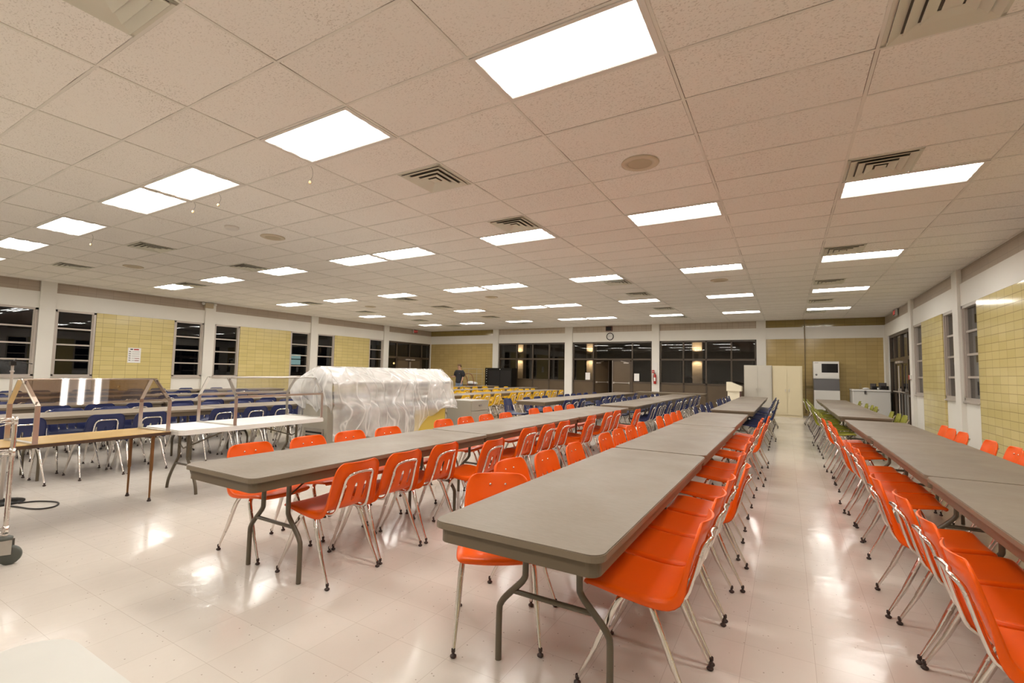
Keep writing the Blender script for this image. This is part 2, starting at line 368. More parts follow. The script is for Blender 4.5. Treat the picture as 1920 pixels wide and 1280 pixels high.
# bronze storefronts
def storefront(n, x0, x1, mull, doors=None):
    NW[0] += 1; f = mb('brown'); ya, yb = YF+.03, YF+.13
    f.box(x0, x1, ya, yb, ZB-.07, ZB).box(x0, x0+.05, ya, yb, 0, ZB).box(x1-.05, x1, ya, yb, 0, ZB)
    for m in mull: f.box(m-.028, m+.028, ya, yb, 0, ZB)
    f.box(x0, x1, ya, yb, 2.0, 2.07)
    segs = list(zip([x0]+mull, mull+[x1])); panes = []
    for i, (a, c) in enumerate(segs):
        panes.append((a, c, 2.07, ZB-.07))
        if doors and i == doors: continue
        f.box(a, c, ya, yb, 1.0, 1.07).box(a, c, ya, yb, 0, .1); panes.append((a, c, 1.07, 2.0))
    o = st(f.build('window_%d' % NW[0]))
    for a, c, z0, z1 in panes: mb('glass').box(a+.02, c-.02, YF+.085, YF+.091, z0-.01, z1+.01).build('glass_pane', o)
    for i, (a, c) in enumerate(segs):
        if doors and i == doors: continue
        mb('brownp').box(a+.02, c-.02, YF+.06, YF+.10, .08, 1.01).build('lower_panel', o)
storefront(1, -12.64, -8.97, [-11.61, -10.71, -9.82])
storefront(2, -8.58, -4.95, [-7.59, -5.80], 1)
storefront(3, -4.62, -.98, [-3.67, -2.79, -1.86])
# double door in the middle storefront: right leaf shut, left leaf swung into the hall
def leaf(n, hinge, rz, flip, bar=True):
    W = .86; s = flip
    f = mb('brown'); f.box(0, s*.07, -.022, .022, .01, 2.0).box(s*(W-.05), s*W, -.022, .022, .01, 2.0).box(0, s*W, -.022, .022, 1.93, 2.0).box(0, s*W, -.022, .022, .01, .2)
    o = st(f.build('door_%d' % n, loc=hinge)); o.rotation_euler = (0, 0, rz)
    mb('brownp').box(s*.06, s*(W-.05), -.012, .012, .19, 1.94).build('door_panel', o)
    mb('alu').tube([(s*.08, -.06, 1.0), (s*(W-.08), -.06, 1.0)], .016).box(s*.07, s*.12, -.07, -.01, .96, 1.04).box(s*(W-.1), s*(W-.05), -.07, -.01, .96, 1.04).build('push_bar', o)
    mb('alu').box(s*(W-.012), s*(W+.004), -.025, .025, .02, 1.98).build('edge_strip', o)
    if bar: mb('alu').box(s*.10, s*.34, -.07, -.022, 1.85, 1.90).tube([(s*.2, -.07, 1.9), (s*.45, -.12, 1.96)], .01).build('door_closer', o)
    return o
leaf(1, (-5.84, YF+.08, 0), 0, -1)
leaf(2, (-7.55, YF+.08, 0), math.radians(62), 1)
for x, n_ in ((-7.84, 'left of the double doors'), (-5.60, 'right of the double doors')):
    tag(mb('paper').box(x-.11, x+.11, YF+.012, YF+.016, 1.10, 1.42).build('paper_notice'), 'white paper notice taped to the dark glazing %s' % n_, 'notice')
    
# side double doors (dark, with transoms)
def side_doors(side, y0, y1, n):
    X = XL if side < 0 else XR; s = side
    def B(f, a, b, c, d, e, g_): f.box(min(X+s*a, X+s*b), max(X+s*a, X+s*b), c, d, e, g_)
    f = mb('brown'); mid = (y0+y1)/2; da, db = mid-.95, mid+.95
    for y in (y0, y1-.06, da-.03, db-.03, ): B(f, .04, .14, y, y+.06, 0, ZB)
    B(f, .04, .14, mid-.02, mid+.02, 2.0, ZB)
    B(f, .04, .14, y0, y1, ZB-.08, ZB); B(f, .04, .14, y0, y1, 1.96, 2.06); B(f, .04, .14, y0, da, .9, .97); B(f, .04, .14, db, y1, .9, .97)
    B(f, .04, .14, y0, da, 0, .1); B(f, .04, .14, db, y1, 0, .1)
    o = st(f.build('door_%d' % n))
    for a, b2, z0, z1 in ((y0+.05, da, 2.05, ZB-.07), (da+.03, mid, 2.05, ZB-.07), (mid, db, 2.05, ZB-.07), (db, y1-.05, 2.05, ZB-.07), (y0+.05, da, .96, 1.97), (db+.02, y1-.05, .96, 1.97)):
        g_ = mb('glass'); B(g_, .088, .094, a, b2, z0, z1); g_.build('glass_pane', o)
    for a, b2 in ((y0+.05, da), (db+.02, y1-.05)):
        g_ = mb('brownp'); B(g_, .07, .10, a, b2, .09, .91); g_.build('lower_panel', o)
    for a, b2, h in ((da+.04, mid-.005, mid), (mid+.005, db-.02, mid)):
        l_ = mb('brown'); B(l_, .05, .10, a, a+.07, .01, 1.96); B(l_, .05, .10, b2-.07, b2, .01, 1.96); B(l_, .05, .10, a, b2, 1.86, 1.96); B(l_, .05, .10, a, b2, .01, .2)
        B(l_, .05, .10, a, b2, .96, 1.03)
        d = l_.build('door_leaf', o); g_ = mb('brownp' if side < 0 else 'glass'); B(g_, .07, .076, a+.06, b2-.06, .19, 1.87); g_.build('door_glass', d)
        yb = a+.03 if a > mid else b2-.03
        mb('alu').tube([(X-s*.01, yb, .25), (X-s*.01, yb, 1.8)], .011).box(X-.03, X+.03, yb-.025, yb+.025, 1.0, 1.12).build('panic_rod', d)
        mb('alu').tube([(X-s*.02, a+.1, 1.02), (X-s*.02, b2-.1, 1.02)], .016).build('push_bar', d)
        mb('alu').box(X-.04, X+.04, yb-.3 if a < mid else yb, yb if a < mid else yb+.3, 1.88, 1.94).build('door_closer', d)
side_doors(-1, 17.13, 20.36, 3); side_doors(1, 16.47, 19.82, 4)
# hall beyond the far storefronts
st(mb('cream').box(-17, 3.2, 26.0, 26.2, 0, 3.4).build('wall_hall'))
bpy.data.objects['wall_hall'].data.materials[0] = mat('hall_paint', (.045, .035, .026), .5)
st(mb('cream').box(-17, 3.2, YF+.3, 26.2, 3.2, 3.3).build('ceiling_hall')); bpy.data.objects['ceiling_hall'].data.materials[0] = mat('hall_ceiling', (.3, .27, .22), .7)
NT[0] += 1; st(mb('brownp').box(-7.6, -7.4, 25.85, 26, 0, 2.2).box(-5.0, -4.8, 25.85, 26, 0, 2.2).box(-7.6, -4.8, 25.85, 26, 2.1, 2.2).build('trim_%d' % NT[0]))
for x in (-13.2, -3.62, -8.92):
    NT[0] += 1;
    p_ = mb('cream').box(x-.22, x+.22, 23.6, 24.0, 0, 3.2); st(p_.build('trim_%d' % NT[0]))
    t = thing('wall_sconce', 'dark up and down wall light glowing on the hall column %s' % {-13.2: 'behind the left glazing', -3.62: 'behind the right glazing', -8.92: 'behind the double door glazing'}[x], 'wall light', (x, 23.6, 2.3), 0, 'sconces in the hall')
    b = mb('apron'); b.lathe([(.0, -.12), (.085, -.12), (.095, -.1), (.095, .1), (.085, .12), (0, .12)], (0, -.21, 0), 14); b.box(-.04, .04, -.14, 0, -.06, .06); b.build('lamp_housing', t)
    for s in (-1, 1):
        ld = bpy.data.lights.new('sconce_glow', 'SPOT'); ld.energy = 75; ld.color = (1, .66, .34); ld.spot_size = 2.5; ld.spot_blend = .5; ld.shadow_soft_size = .05
        lo = bpy.data.objects.new('sconce_glow', ld); C.objects.link(lo); lo.parent = t; lo.location = (0, -.21, s*.135); lo.rotation_euler = (PI if s > 0 else 0, 0, 0)

# ------------------------------------------------------------------ ceiling fittings
def make_light():
    t = thing('ceiling_light', '', 'ceiling light')
    a, b2 = TX-.006, TY-.006
    f = mb('rim'); 
    for x0, x1, y0, y1 in ((.012, .045, .012, b2), (a-.045, a-.004, .012, b2), (.012, a, .012, .04), (.012, a, b2-.04, b2-.004)): f.box(x0, x1, y0, y1, -.006, .004)
    f.build('light_frame', t)
    mb('emit').add([(.045, .04, .001), (.045, b2-.04, .001), (a-.045, b2-.04, .001), (a-.045, .04, .001)], [(0, 1, 2, 3)]).build('diffuser', t)
    return t
cols = [2, 0, -2, -4, -5, -7, -9, -11]
colname = {2: 'nearest right wall', 0: 'second from right', -2: 'third from right', -4: 'right of touching pair', -5: 'left of touching pair', -7: 'third from left', -9: 'second from left', -11: 'nearest left wall'}
rown = {-12: 'back row', -6: 'row behind the camera', 0: 'row nearest the camera', 6: 'second row ahead', 12: 'middle row of five', 18: 'fourth row ahead', 24: 'row nearest the far wall'}
pl = make_light(); reg(pl); first = True
for r_ in (0, 6, 12, 18, 24, -6):
    for c_ in cols:
        lab = 'lit white ceiling panel %s, %s' % (rown[r_], colname[c_]); loc = (GX+c_*TX, GY+r_*TY, H)
        if first: pl.location = loc; pl['label'] = lab; pl['group'] = 'lit ceiling panels'; first = False
        else: dup(pl, loc, 0, lab, 'lit ceiling panels')
def make_vent():
    t = thing('air_vent', '', 'vent'); S = TY-.012
    f = mb('vent'); f.box(.006, S, .006, .035, -.004, .004).box(.006, S, S-.035, S, -.004, .004).box(.006, .035, .006, S, -.004, .004).box(S-.035, S, .006, S, -.004, .004); f.build('vent_frame', t)
    mb('ventbk').box(.02, S-.02, .02, S-.02, .0033, .0039).build('vent_backing', t)
    l = mb('vent'); c = S/2+.003
    for k, (ro, ri) in enumerate(((.264, .206), (.194, .136), (.124, .062))):
        zo = -.002-.004*k; zi = -.020-.002*k
        P = [[(c+sx*r, c+sy*r, z) for sx, sy in ((-1, -1), (1, -1), (1, 1), (-1, 1), (-1, -1))] for r, z in ((ri, zo+.004), (ro, zi), (ro+.003, zi+.003))]
        l.grid(P, False); P2 = [[(x, y, z+.003) for x, y, z in row] for row in P]; l.grid(P2, False)
    l.box(c-.045, c+.045, c-.045, c+.045, -.016, -.012); l.build('louvre', t); return t
pv = make_vent(); reg(pv)
VC = {-1.5: [2, 5, 13, 16, 21, 25, -3], -7: [2, 5, 13, 16, 21, 25], -10: [2, 6, 12, 16, 21, 25], 2: [1, 5, 11, 16, 21, 25]}
vn = {-1.5: 'line over the middle tables', -7: 'line left of centre', -10: 'line nearest the left wall', 2: 'line nearest the right wall'}
first = True
for u, vl in VC.items():
    for i, v in enumerate(sorted(vl)):
        lab = 'square louvred ceiling vent, %s, %s from the camera' % (vn[u], ORD[i]); loc = (GX+u*TX+.003, GY+v*TY, H)
        if first: pv.location = loc; pv['label'] = lab; pv['group'] = 'square ceiling vents'; first = False
        else: dup(pv, loc, 0, lab, 'square ceiling vents')
for u, v, lab in ((.51, 3.57, 'large round beige ceiling speaker nearest the camera'), (.5, 14.6, 'small looking round ceiling speaker above the far middle aisle'), (-4.5, 3.5, 'round ceiling speaker beside the smoke detector'), (-8.7, 3.55, 'round ceiling speaker near the left wall windows'), (-4.5, 14.6, 'round ceiling speaker in front of the touching far light pair'), (-8.65, 14.8, 'round ceiling speaker in the far left of the ceiling')):
    t = thing('ceiling_speaker', lab, 'speaker', (GX+u*TX, GY+v*TY, H), 0, 'round ceiling speakers')
    mb('spk2').lathe([(.185, .004), (.19, -.004), (.17, -.012), (.12, -.012), (.118, -.004)], n=28).build('speaker_rim', t)
    mb('spk').lathe([(.12, -.006), (.06, -.012), (0, -.013)], n=24).build('speaker_grille', t)
t = mb('rim').lathe([(.10, .004), (.10, -.015), (.085, -.035), (0, -.04)], n=24).build('smoke_detector', loc=(GX-4.55*TX, GY+2.45*TY, H)); tag(t, 'small round white smoke detector on the ceiling tiles', 'smoke detector')
for u, v, L_, lab in ((-2.05, 1.03, .17, 'under the corner of the second light'), (-3.5, 1.02, .13, 'beside the right light of the near pair'), (-4.0, 1.02, .12, 'between the two lights of the near pair'), (-6.7, 1.05, .16, 'beside the light left of the near pair')):
    x, y = GX+u*TX, GY+v*TY; t = thing('ceiling_string', 'thin string with a small tan tag hanging %s' % lab, 'string', (x, y, H), 0, 'strings hanging from the ceiling')
    mb('cord').tube(smooth_path([(0, 0, 0), (.02, .01, -L_*.3), (.035, .0, -L_*.7), (.01, -.01, -L_)]), .0015, 5).build('string', t)
    mb('tan').ell((.01, -.01, -L_-.015), (.017, .015, .02), 10, 6).build('tag_bead', t)

def text_mesh(name, body, size, m, parent, loc, rot, ext=.0006):
    cu_ = bpy.data.curves.new('t', 'FONT'); cu_.body = body; cu_.size = size; cu_.align_x = 'CENTER'; cu_.align_y = 'CENTER'; cu_.extrude = ext
    o_ = bpy.data.objects.new('t', cu_); C.objects.link(o_); dg = bpy.context.evaluated_depsgraph_get()
    me = bpy.data.meshes.new_from_object(o_.evaluated_get(dg)); bpy.data.objects.remove(o_); me.materials.clear(); me.materials.append(MT[m])
    o = bpy.data.objects.new(name, me); C.objects.link(o); o.parent = parent; o.location = loc; o.rotation_euler = rot; return o

# ------------------------------------------------------------------ folding tables
def make_table(near=True, top='lam', edge='edge'):
    t = thing('folding_table', '', 'table'); n = 5
    w2, l2, h = .376, 1.216, .737
    b = mb(edge); b.prism(rrect(-w2, w2, -l2, l2, .055, n), h-.028, h-.004)
    b.mat(MT[top]).prism(rrect(-w2+.003, w2-.003, -l2+.003, l2-.003, .053, n), h-.005, h); b.build('tabletop', t)
    a = mb('apron'); o = rrect(-w2+.022, w2-.022, -l2+.022, l2-.022, .045, n); i_ = rrect(-w2+.032, w2-.032, -l2+.032, l2-.032, .035, n); k = len(o)
    vs = [(x, y, z) for z in (h-.028, h-.088) for P in (o, i_) for x, y in P]
    fs = []
    for j in range(k):
        q = (j+1) % k; fs += [(j, q, 2*k+q, 2*k+j), (k+q, k+j, 3*k+j, 3*k+q), (2*k+j, 2*k+q, 3*k+q, 3*k+j)]
    a.add(vs, fs); a.build('apron', t)
    for s in (-1, 1):
        y = s*.81
        for q in (-1, 1):
            pts = [(q*.135, y, .69), (q*.135, y, .45), (q*.142, y, .405), (q*.175, y, .365), (q*.235, y, .305), (q*.265, y, .265), (q*.275, y, .22), (q*.275, y, 0)]
            mb('legpaint').tube(smooth_path(pts, 3), .0155, 8 if near else 6).build('leg', t)
        mb('legpaint').tube([(-.2, y, .335), (.2, y, .335)], .0125, 8 if near else 6).build('crossbar', t)
        if near:
            b = mb('apron'); 
            for q in (-1, 1): b.tube([(q*.13, y, .52), (q*.05, y-s*.36, .69)], .006, 6)
            b.box(-.17, .17, y-.02, y+.02, .685, .708); b.build('brace', t)
    return t
TN = make_table(); TF = make_table(False); reg(TN)
used = set()
def place(proto, loc, rz, label, group):
    if proto.name not in used:
        used.add(proto.name); proto.location = loc; proto.rotation_euler = (0, 0, rz); proto['label'] = label; proto['group'] = group; return proto
    return dup(proto, loc, rz, label, group)
ROWS = [('middle orange row', -.935, 1.60, 3, TN), ('left orange row', -2.975, 1.595, 3, TN), ('right orange row beside the yellow tiled wall', 1.165, 1.69, 3, TN),
        ('middle far blue row that points at the cream cabinets', -.89, 9.75, 3, TF), ('left far blue row behind the left orange row', -2.98, 9.42, 3, TF), ('blue row beside the yellow chairs', -4.90, 9.25, 3, TF),
        ('green row beside the chest freezer', 1.135, 9.78, 3, TF),
        ('front blue row behind the serving tables', -7.78, 1.64, 3, TF), ('second blue row behind the serving tables', -9.65, 1.64, 3, TF), ('third blue row behind the serving tables', -11.58, 1.64, 3, TF), ('last blue row next to the left wall', -13.5, 1.64, 3, TF),
        ('front yellow row', -7.72, 9.2, 3, TF), ('second yellow row', -9.62, 10.9, 3, TF), ('third yellow row nearest the left wall', -11.6, 10.9, 3, TF)]
for name, x, y0, n, pr_ in ROWS:
    for i in range(n):
        jx = R.uniform(-.012, .012) if i else 0; jr = R.uniform(-.004, .004)
        place(pr_, (x+jx, y0+1.222+i*2.448, R.uniform(-.0, .004)), jr, 'grey brown folding table, %s in the %s' % (('nearest', 'middle', 'farthest')[i], name.replace(' beside the yellow tiled wall', ' by the tiled wall').replace(' that points at the cream cabinets', '')), 'grey brown folding tables')
place(TF, (-3.70, 18.15, 0), PI/2, 'grey brown folding table standing crosswise before the right dark glazing', 'grey brown folding tables')

# ------------------------------------------------------------------ stacking chairs
def shell_mesh():
    prof = [(.214, .424, .180), (.229, .436, .192), (.222, .450, .203), (.18, .455, .210), (.09, .447, .214), (0, .438, .215), (-.08, .436, .213), (-.135, .442, .209), (-.172, .462, .204), (-.193, .498, .199),
            (-.204, .535, .196), (-.213, .575, .194), (-.221, .615, .192), (-.230, .655, .190), (-.238, .695, .186), (-.245, .730, .176), (-.249, .752, .156), (-.252, .764, .125), (-.262, .760, .115)]
    LIP = [0, .004, .016, .022, .026, .032, .040, .046, .046, .040, .032, .026, .022, .020, .018, .017, .015, .009, 0]
    TH = [0, 0, 0, 0, 0, .1, .25, .5, .8, 1.1, 1.3, 1.45, 1.5, 1.5, 1.5, 1.5, 1.5, 1.5, 1.5]
    S = [-1.0, -1, -.88, -.68, -.48, -.40, -.2, -.045, .045, .2, .40, .48, .68, .88, 1, 1.0]
    P = []
    for i, (x, z, hw) in enumerate(prof):
        back = min(1, max(0, (i-6)/4)); row = []
        for j, s in enumerate(S):
            lip = LIP[i] if j in (0, 15) else 0
            q = s*s
            dx = back*(.030*q-.006)-math.sin(TH[i])*lip; dz = (1-back)*(.010*q-.004)-math.cos(TH[i])*lip
            if i == 0: dz -= .006
            row.append((x+dx-max(0, z-.48)*.10, s*hw, z+dz))
        P.append(row)
    skip = [(i, j) for i in (9, 10, 11) for j in (4, 7, 10)]
    b = mb('orange').grid(P, True, skip); me_o = b.build('tmp')
    m1 = me_o.modifiers.new('s', 'SOLIDIFY'); m1.thickness = .005; m1.offset = 0
    m2 = me_o.modifiers.new('u', 'SUBSURF'); m2.levels = 1; m2.render_levels = 1
    dg = bpy.context.evaluated_depsgraph_get(); me = bpy.data.meshes.new_from_object(me_o.evaluated_get(dg)); bpy.data.objects.remove(me_o)
    me.polygons.foreach_set('use_smooth', [True]*len(me.polygons)); return me
SHELL = shell_mesh(); SM = {}
for c_ in ('orange', 'blue', 'yellow', 'green'):
    SM[c_] = SHELL if c_ == 'orange' else SHELL.copy(); SM[c_].materials.clear(); SM[c_].materials.append(MT[c_]); SM[c_].name = 'seat_shell_'+c_
def frame_meshes(k):
    out = {}
    def grab(b, nm): o = b.build(nm); me = o.data; bpy.data.objects.remove(o); return me
    n = 8 if k else 6
    for sx in (-1, 1):
        for sy in (-1, 1):
            pts = smooth_path([(sx*.045, sy*.09, .422), (sx*.052, sy*.145, .42), (sx*.07, sy*.178, .395), (sx*.098, sy*.190, .34)], 3)+[Vector((sx*.165, sy*.199, .185)), Vector((sx*.172, sy*.2, .17)), Vector((sx*.245, sy*.209, .03))]
            rs = [.0142]*(len(pts)-3)+[.0138, .0112, .0078]
            b = mb('chrome').tube(pts, rs, n)
            if not k: b.mat(MT['glide']).lathe([(.008, .04), (.010, .027), (.006, .02), (.0155, .011), (.0155, .004), (.010, 0), (0, 0)], (sx*.247, sy*.21, 0), 7)
            out[('leg', sx, sy)] = grab(b, 'leg')
            if k: out[('foot', sx, sy)] = grab(mb('glide').lathe([(.0078, .042), (.0098, .040), (.0098, .026), (.006, .021), (.008, .016), (.0155, .011), (.016, .005), (.011, 0), (0, 0)], (sx*.247, sy*.21, 0), 10), 'foot')
    b = mb('chrome')
    for sx in (-1, 1): b.tube([(sx*.045, -.1, .422), (sx*.045, .1, .422)], .0115, n)
    for sy in (-1, 1): b.tube([(.17, sy*.125, .433), (.02, sy*.128, .424), (-.10, sy*.13, .422)], .009, n)
    out['rail'] = grab(b, 'seat_frame')
    h = [(-.10, .13, .422), (-.155, .13, .424), (-.196, .128, .448), (-.215, .122, .50), (-.2275, .117, .56), (-.240, .112, .63), (-.248, .107, .662), (-.262, .094, .684), (-.272, .072, .694)]
    h = [(x-max(0, z-.48)*.10, y, z) for x, y, z in h]
    pts = smooth_path([(x, -y, z) for x, y, z in h], 2)+[Vector((-.284, -.03, .696)), Vector((-.284, .03, .696))]+smooth_path(h[::-1], 2)
    out['back'] = grab(mb('chrome').tube(pts, .0100, n), 'back_frame')
    if k:
        b = mb('chrome')
        for y in (-.045, .045): b.ell((-.260, y, .70), (.006, .008, .008), 8, 5)
        out['bolt'] = grab(b, 'rivet')
    return out
FM = {True: frame_meshes(True), False: frame_meshes(False)}
def child(nm, me, par): o = bpy.data.objects.new(nm, me); C.objects.link(o); o.parent = par; return o
def make_chair(c_, k):
    t = thing('stacking_chair', '', 'chair'); f = FM[k]
    child('seat_shell', SM[c_], t); child('back_frame', f['back'], t); child('seat_frame', f['rail'], t)
    if k: child('rivet', f['bolt'], t)
    for sx in (-1, 1):
        for sy in (-1, 1):
            l = child('leg', f[('leg', sx, sy)], t)
            if k: child('foot_glide', f[('foot', sx, sy)], l)
    return t
PC = {(c_, k): make_chair(c_, k) for c_, k in (('orange', True), ('orange', False), ('blue', False), ('yellow', False), ('green', False))}
reg(None)
TBL = {n_: (x, [y0+1.222+i*2.448+q*.81 for i in range(k) for q in (-1, 1)]) for n_, x, y0, k, p_ in ROWS}
def chairs(col, xc, face, ys, row, side, near=lambda y: False, jit=.012, rots={}):
    key = [k for k in TBL if k.startswith(row)][0]; tx, legs = TBL[key]; prev = -99
    short = {'right orange row beside the yellow tiled wall': 'right orange row', 'front blue row behind the serving tables': 'front left blue row', 'second blue row behind the serving tables': 'second left blue row',
             'third blue row behind the serving tables': 'third left blue row', 'last blue row next to the left wall': 'blue row by the left wall', 'blue row beside the yellow chairs': 'blue row nearest the yellow chairs',
             'third yellow row nearest the left wall': 'back yellow row', 'second yellow row': 'middle yellow row'}.get(row, row)
    for i, y in enumerate(ys):
        k = near(y) and col == 'orange'
        x, r_ = xc+R.uniform(-jit, jit), (0 if face > 0 else PI)+R.uniform(-.02, .02)
        if i in rots: x, y, r_ = rots[i]
        else:
            y = max(y, prev+.463)
            for L in legs:
                d = y-L
                if .15 < abs(d) < .245:
                    y2 = L-.245 if d < 0 else L+.245
                    y = y2 if y2 >= prev+.463 else L+.245
                elif abs(d) <= .15:
                    if L-.245 >= prev+.463: y = L-.245
                    else: x = tx+(-1 if face > 0 else 1)*.425
        prev = y
        cn = {'orange': 'orange', 'blue': 'navy', 'yellow': 'yellow', 'green': 'olive green'}[col]
        n_ = ORD[i] if i < 14 else 'last'
        place(PC[(col, k)], (x, y, 0), r_, '%s plastic chair, %s along the %s side of the %s' % (cn, n_, side, short), '%s chairs, %s side of the %s' % (cn, side, short))
nr = lambda y: y < 6.8
A = math.radians
chairs('orange', -.575, -1, [2.20, 2.655, 3.10, 3.58, 4.51, 4.97, 5.43, 5.92, 7.02, 7.48, 7.94, 8.42], 'middle orange row', 'right', nr)
chairs('orange', -1.36, 1, [2.23, 2.86, 3.33, 3.80, 4.65, 5.12, 5.55, 5.97, 7.15, 7.62, 8.05, 8.50], 'middle orange row', 'left', nr, rots={0: (-1.36, 2.23, A(-57)), 1: (-1.42, 2.86, A(-6))})
chairs('orange', -2.735, -1, [2.215, 2.66, 3.20, 3.64, 4.61, 5.02, 5.57, 6.0, 7.0, 7.42, 7.9, 8.45], 'left orange row', 'right', nr)
chairs('orange', -3.455, 1, [2.25, 2.78, 3.24, 3.68, 4.72, 5.14, 5.67, 6.05, 7.18, 7.67, 8.02, 8.55], 'left orange row', 'left', nr)
chairs('orange', .785, 1, [2.35, 2.815, 3.28, 3.75, 4.75, 5.20, 5.60, 6.05, 7.18, 7.65, 8.10, 8.60], 'right orange row beside the yellow tiled wall', 'left', nr)
chairs('orange', 1.56, -1, [2.3, 3.0, 3.7, 4.85, 5.25, 5.72, 6.05, 7.12, 7.62, 8.02, 8.42], 'right orange row beside the yellow tiled wall', 'right', nr)
chairs('blue', -.55, -1, [10.39, 10.86, 11.32, 11.88, 12.34, 12.81, 13.6, 14.05, 14.6, 15.1, 15.9, 16.4], 'middle far blue row', 'right')
chairs('blue', -1.30, 1, [10.3, 10.75, 11.6, 12.1, 13.4, 14.0, 14.7, 15.7, 16.3], 'middle far blue row', 'left')
chairs('blue', -2.66, -1, [10.1, 10.55, 11.0, 11.7, 12.45, 12.95, 13.8, 14.5, 15.4, 16.1], 'left far blue row', 'right')
chairs('blue', -3.42, 1, [10.3, 10.8, 11.3, 11.8, 12.7, 13.2, 13.9, 14.4, 15.3, 15.9], 'left far blue row', 'left')
chairs('blue', -4.60, -1, [10.05, 10.45, 11.4, 12.55, 12.98, 13.65, 14.65, 15.75], 'blue row beside the yellow chairs', 'right')
chairs('blue', -5.30, 1, [9.75, 10.35, 10.9, 11.4, 12.3, 12.8, 13.3, 13.8, 14.6, 15.1], 'blue row beside the yellow chairs', 'left')
chairs('green', .775, 1, [10.28, 10.76, 11.21, 11.72, 12.60, 13.1, 14.15, 14.7, 15.6, 16.1, 16.6], 'green row', 'left')
chairs('green', 1.50, -1, [10.5, 10.95, 11.95, 13.4, 14.2, 15.1, 16.3], 'green row', 'right')
for nm, x, k in (('front blue row behind the serving tables', -7.72, 12), ('second blue row behind the serving tables', -9.65, 12), ('third blue row behind the serving tables', -11.58, 10), ('last blue row next to the left wall', -13.5, 10)):
    b0 = [2.10, 2.56, 3.02, 3.46, 4.25, 4.72, 5.25, 5.75, 6.75, 7.25, 7.75, 8.3]
    chairs('blue', x+.33, -1, [y+R.uniform(-.05, .05)+(0 if x > -8 else .1*(-x-8)/2) for y in b0[:k]], nm, 'right')
    chairs('blue', x-.38, 1, [y+R.uniform(-.05, .05)+(0 if x > -8 else .1*(-x-8)/2) for y in b0[:k]], nm, 'left')
chairs('yellow', -7.36, -1, [9.95, 10.45, 10.92, 11.34, 12.36, 12.77, 13.25, 13.72, 14.46, 14.84, 15.2, 15.96], 'front yellow row', 'right')
chairs('yellow', -8.12, 1, [10.5, 11.0, 11.45, 12.4, 12.9, 13.45, 14.5, 15.1, 15.6, 16.1], 'front yellow row', 'left')
chairs('yellow', -9.30, -1, [11.4, 12.2, 12.62, 13.09, 13.54, 14.46, 14.88, 15.4, 16.05], 'second yellow row', 'right')
chairs('yellow', -10.0, 1, [12.9, 13.6, 14.4, 14.9, 15.6, 16.4, 17.2], 'second yellow row', 'left')
chairs('yellow', -11.25, -1, [14.0, 14.6, 15.3, 16.0, 16.7], 'third yellow row nearest the left wall', 'right')

# ------------------------------------------------------------------ serving line on the left
t = thing('oak_table', 'narrow oak topped table with adjustable bronze legs carrying the first sneeze guard', 'table', (-5.685, 1.255, 0), A(4.5))
HO = .69; mb('oak').box(-.275, .275, -1.22, 1.22, HO-.006, HO).build('tabletop', t); mb('darkedge').box(-.277, .277, -1.222, 1.222, HO-.034, HO-.0055).build('edge_band', t)
for sx in (-1, 1):
    for y in (-1.1, 1.1):
        l = mb('brlegs').tube([(sx*.2, y, HO-.03), (sx*.2, y, .30)], .016, 10).tube([(sx*.2, y, .3), (sx*.2, y, .03)], [.0115, .0085], 10).build('leg', t)
        mb('glide').lathe([(.0085, .035), (.012, .03), (.012, .02), (.018, .012), (.018, 0), (0, 0)], (sx*.2, y, 0), 10).build('foot', l)
mb('darkedge').box(-.2, .2, -1.13, -1.07, HO-.06, HO-.03).box(-.2, .2, 1.07, 1.13, HO-.06, HO-.03).build('under_rail', t)
t = thing('plastic_table', 'white plastic topped folding table carrying the second sneeze guard', 'table', (-5.78, 3.42, 0), A(2.5)); HW = .70
b = mb('whitep'); b.prism(rrect(-.375, .375, -.91, .91, .07, 6), HW-.05, HW-.012); b.prism(rrect(-.368, .368, -.903, .903, .065, 6), HW-.012, HW); b.build('tabletop', t)
for s in (-1, 1):
    y = s*.68
    for q in (-1, 1): mb('legpaint').tube(smooth_path([(q*.085, y, HW-.05), (q*.085, y, .40), (q*.095, y, .35), (q*.19, y, .22), (q*.26, y, .10), (q*.285, y, 0)], 4), .016, 8).build('leg', t)
    mb('legpaint').tube([(-.135, y, .29), (.135, y, .29)], .013, 8).build('crossbar', t)
    mb('legpaint').tube([(-.08, y, .50), (0, y, .46), (.08, y, .50)], .008, 6).tube([(0, y, .46), (0, y-s*.58, HW-.05)], .008, 6).build('brace', t)
